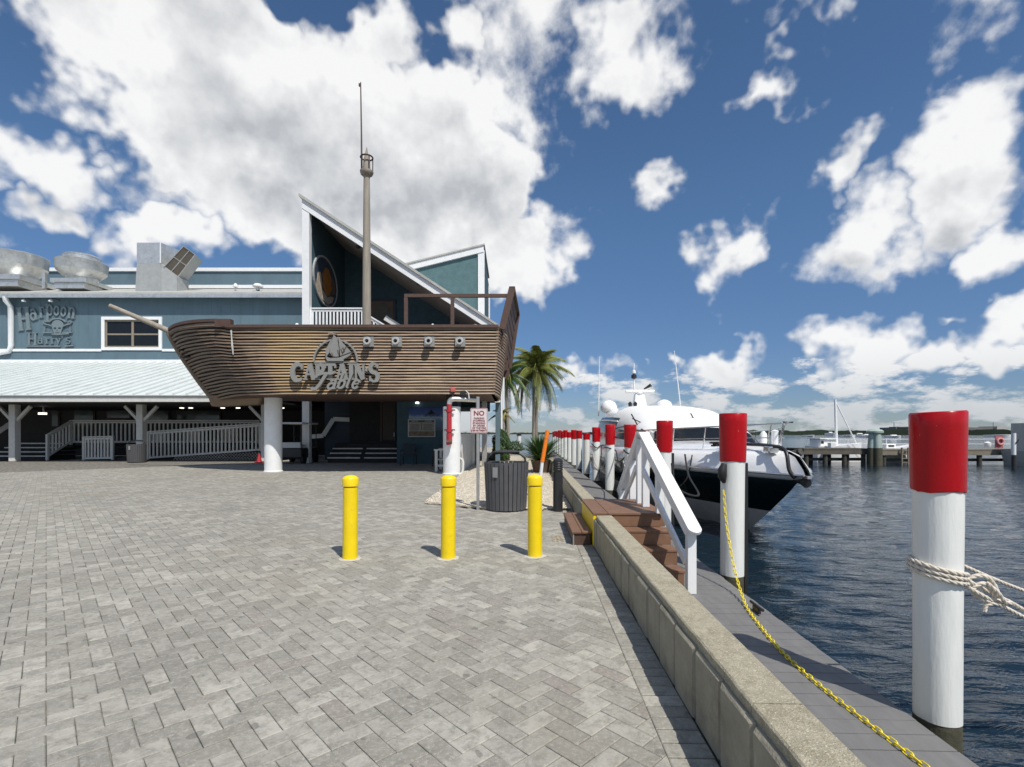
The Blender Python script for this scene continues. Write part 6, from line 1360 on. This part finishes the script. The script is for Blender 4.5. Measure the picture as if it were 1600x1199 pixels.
# sailing boat behind the pier
sb_ = thing('sailboat', 'small white sailboat with bare mast behind the pier end', 'sailboat', (xx(1300, 37.5), 37.5, WL)); Yb = 37.8
def hull_loft(parent, x0, x1, Yc, zt, beam, m, name='hull', zb=None):
    zb = WL - .2 if zb is None else zb; b = MB(); n_ = 12; vs = []
    for i in range(n_ + 1):
        t = i / n_; w_ = beam / 2 * (math.sin(math.pi * min(1, t * .62 + .02)) if t < .8 else math.sin(math.pi * min(1, .8 * .62 + .02)) * (1 - (t - .8) * .6)); x = x0 + (x1 - x0) * t; sh = zt + .25 * (1 - t) ** 2
        vs += [(x, Yc - w_, sh), (x, Yc - w_ * .75, zb), (x, Yc + w_ * .75, zb), (x, Yc + w_, sh)]
    b.add(vs, [(i * 4 + k, i * 4 + (k + 1) % 4, (i + 1) * 4 + (k + 1) % 4, (i + 1) * 4 + k) for i in range(n_) for k in range(4)] + [(0, 1, 2, 3), tuple(n_ * 4 + k for k in range(4))]); return b.build(name, m, parent, smooth=35)
hull_loft(sb_, xx(1345, Yb), xx(1268, Yb), Yb, zz(697, Yb), 2.0, BOATW)
MB().box(xx(1273, Yb), xx(1297, Yb), Yb - .7, Yb + .7, zz(698, Yb), zz(686, Yb)).build('cabin', BOATW, sb_, bevel=.05); MB().box(xx(1271, Yb), xx(1297.5, Yb), Yb - .8, Yb + .8, zz(686, Yb), zz(684.8, Yb)).build('roof', BOATW, sb_); MB().box(xx(1274, Yb), xx(1278, Yb), Yb - .72, Yb - .7, zz(693, Yb), zz(689, Yb)).build('port_light', BLACKM, sb_)
MB().tube([P(1307, 697, Yb), P(1305, 624.5, Yb)], [.11, .08], 8).build('mast', TRIM, sb_, smooth=50); MB().tube([P(1306, 629, Yb), P(1340, 697, Yb)], .045, 6).build('forestay', TRIM, sb_); MB().box(xx(1289, Yb - .8), xx(1296, Yb - .8), Yb - 1.5, Yb - 1.1, zz(702, Yb - .8), zz(692, Yb - .8)).build('dock_locker', BOATW, sb_)
def skiff(lab, px0, px1, Y, py, cab, grp='small boats beyond the pier'):
    t = thing('skiff', lab, 'boat', (xx((px0 + px1) / 2, Y), Y, WL), group=grp); hull_loft(t, xx(px1, Y), xx(px0, Y), Y, zz(py, Y), 1.7 * max(1, Y / 60), BOATW)
    if cab: MB().box(xx(cab[0], Y), xx(cab[1], Y), Y - .5, Y + .5, zz(py, Y) - .05, zz(cab[2], Y)).build('cabin', BOATW, t, bevel=.04); MB().box(xx(cab[0], Y) + .15, xx(cab[1], Y) - .15, Y - .53, Y - .505, zz(cab[2] + 4, Y), zz(cab[2] + 1.5, Y)).build('window', GLASS, t)
    return t
skiff('white skiff with console moored right of the green piling', 1374, 1420, 37, 700, (1377, 1392, 694)); 
far = [(1258, 1272, 330, 680.4, None, 'far pale boat at the left of the bay, near the yacht rail'), (1294, 1302, 420, 677, (1295, 1300, 675), 'far white cruiser just left of the sailboat mast'), (1313, 1336, 300, 680.2, None, 'long low far boat just right of the mast'), (1337, 1349, 330, 680, (1339, 1347, 677), 'far white cabin boat beneath the forestay'), (1347, 1360, 280, 681, (1350, 1357, 678.5), 'far white boat left of the green piling'), (1387, 1407, 260, 681.3, (1392, 1400, 679.5), 'far white motorboat right of the green piling'), (1545, 1580, 300, 679.8, None, 'long pale far boat below the grey building')]
for (a, b_, Y, py, cab, lab) in far: skiff(lab, a, b_, Y, py, cab, 'far boats across the bay')
# things on the right part of the pier
lr = thing('life_ring_board', 'faded red life ring board on the far pier', 'life ring', P(1562, 696, 36.5)); c = P(1562, 690, 36.5)
MB().box(c.x - .28, c.x + .28, 36.52, 36.58, c.z - .5, c.z + .38).build('board', mat('faded_red', (.4, .12, .13), .7, .25, 4), lr); MB().tube([c + Vector((.22 * math.cos(i * math.pi / 8), -.06, .22 * math.sin(i * math.pi / 8))) for i in range(17)], .06, 8).build('ring', mat('faded_pink', (.62, .3, .3), .7), lr, smooth=50)
MB().box(c.x - .04, c.x + .04, 36.59, 36.65, .2, c.z).build('post', TRIM, lr)
mp_ = thing('marker_pile', 'slim white marker pile with black foot at the right', 'piling', (xx(1584, 30), 30, WL)); X = xx(1584, 30)
MB().tube([(X, 30, zz(711, 30)), (X, 30, zz(677, 30))], .11, 12).build('white_shaft', WHITE, mp_, smooth=50); MB().tube([(X, 30, -2), (X, 30, zz(711, 30))], .115, 12).build('black_foot', BLACKM, mp_, smooth=50); MB().tube([(X, 29.88, zz(693, 30)), (X + .15, 29.85, zz(687, 30))], .04, 6).build('hook', BLACKM, mp_)
wbt = thing('workboat', 'grey work boat cut by the right edge of the picture', 'boat', (xx(1620, 34), 34, WL)); hull_loft(wbt, xx(1700, 33), xx(1590, 33), 33, zz(705, 33), 2.6, mat('grey_boat', (.33, .33, .31), .6), 'hull'); MB().box(xx(1595.5, 33), xx(1660, 33), 32.3, 33.7, zz(706, 33), zz(661, 33)).build('wheelhouse', mat('grey_cabin', (.42, .42, .4), .6), wbt, bevel=.04); MB().box(xx(1597, 33), xx(1612, 33), 32.27, 32.295, zz(679, 33), zz(665, 33)).build('window', GLASS, wbt)
o = MB().lathe([(.16, 0), (.2, .1), (.2, .3), (.05, .4)], P(1543, 699, 35), 10).build('white_bucket', BOATW, base=P(1543, 699, 35), smooth=40); tag(o, 'small white bollard cap on the far pier', 'bollard')
# ================================================================== FAR SHORE
fs = MB(); vs = []; n_ = 420; r_ = random.Random(9)
for i in range(n_ + 1):
    az_ = rad(-32 + 100 * i / n_); Rr_ = 1500 if az_ < rad(18) else 1150
    Rr_ = 2600 - 1500 * max(0, min(1, (math.degrees(az_) - 5) / 12)); h = 1.4 + Rr_ * (.0016 + .0032 * max(0, min(1, (math.degrees(az_) - 8) / 12))) + Rr_ * .0016 * (r_.random() + .8 * math.sin(i * .37) * math.sin(i * .113))
    x, y = Rr_ * math.sin(az_), Rr_ * math.cos(az_); vs += [(x, y, WL - 1), (x, y, h), (x * 1.05, y * 1.05, h * .9), (x * 1.05, y * 1.05, WL - 1)]
fs.add(vs, [(i * 4 + k, i * 4 + (k + 1) % 4, (i + 1) * 4 + (k + 1) % 4, (i + 1) * 4 + k) for i in range(n_) for k in range(3)]); o = fs.build('far_wooded_shore', SHORE); tag(o, 'low dark wooded shore across the bay', 'shore', kind='stuff')
cd = thing('far_condo', 'long grey waterfront building across the bay', 'building', (xx(1480, 900), 900, 0)); Yc = 900
MB().box(xx(1400, Yc), xx(1555, Yc), Yc, Yc + 40, WL, zz(668, Yc)).build('wall', CONDO, cd); MB().box(xx(1553, Yc), xx(1566, Yc), Yc - 6, Yc + 30, WL, zz(666.5, Yc)).build('pale_tower', mat('condo_pale', (.42, .40, .37), .8), cd)
MB().box(xx(1402, Yc), xx(1420, Yc), Yc - 3, Yc + 20, zz(668, Yc), zz(667, Yc)).build('roof_house', CONDO, cd)
rg = MB()
for px in range(1404, 1552, 5):
    for py in (671.5, 675): rg.box(xx(px, Yc), xx(px + 2.6, Yc), Yc - .6, Yc - .1, zz(py + 1.4, Yc), zz(py, Yc))
o = rg.build('windows', GLASSI, cd); o['kind'] = 'stuff'
for (px, lab) in ((1552, 'far tower crane above the grey building'), (1397, 'distant tower crane left of the grey building')):
    cr_ = thing('tower_crane', lab, 'crane', (xx(px, 950), 950, 0)); MB().box(xx(px, 950) - .5, xx(px, 950) + .5, 949.5, 950.5, 0, zz(660, 950)).build('tower', mat('crane_grey', (.3, .32, .33), .7), cr_); MB().box(xx(px - 4, 950), xx(px + 12, 950), 949.6, 950.4, zz(661.5, 950), zz(660.8, 950)).build('jib', MATS['crane_grey'], cr_)
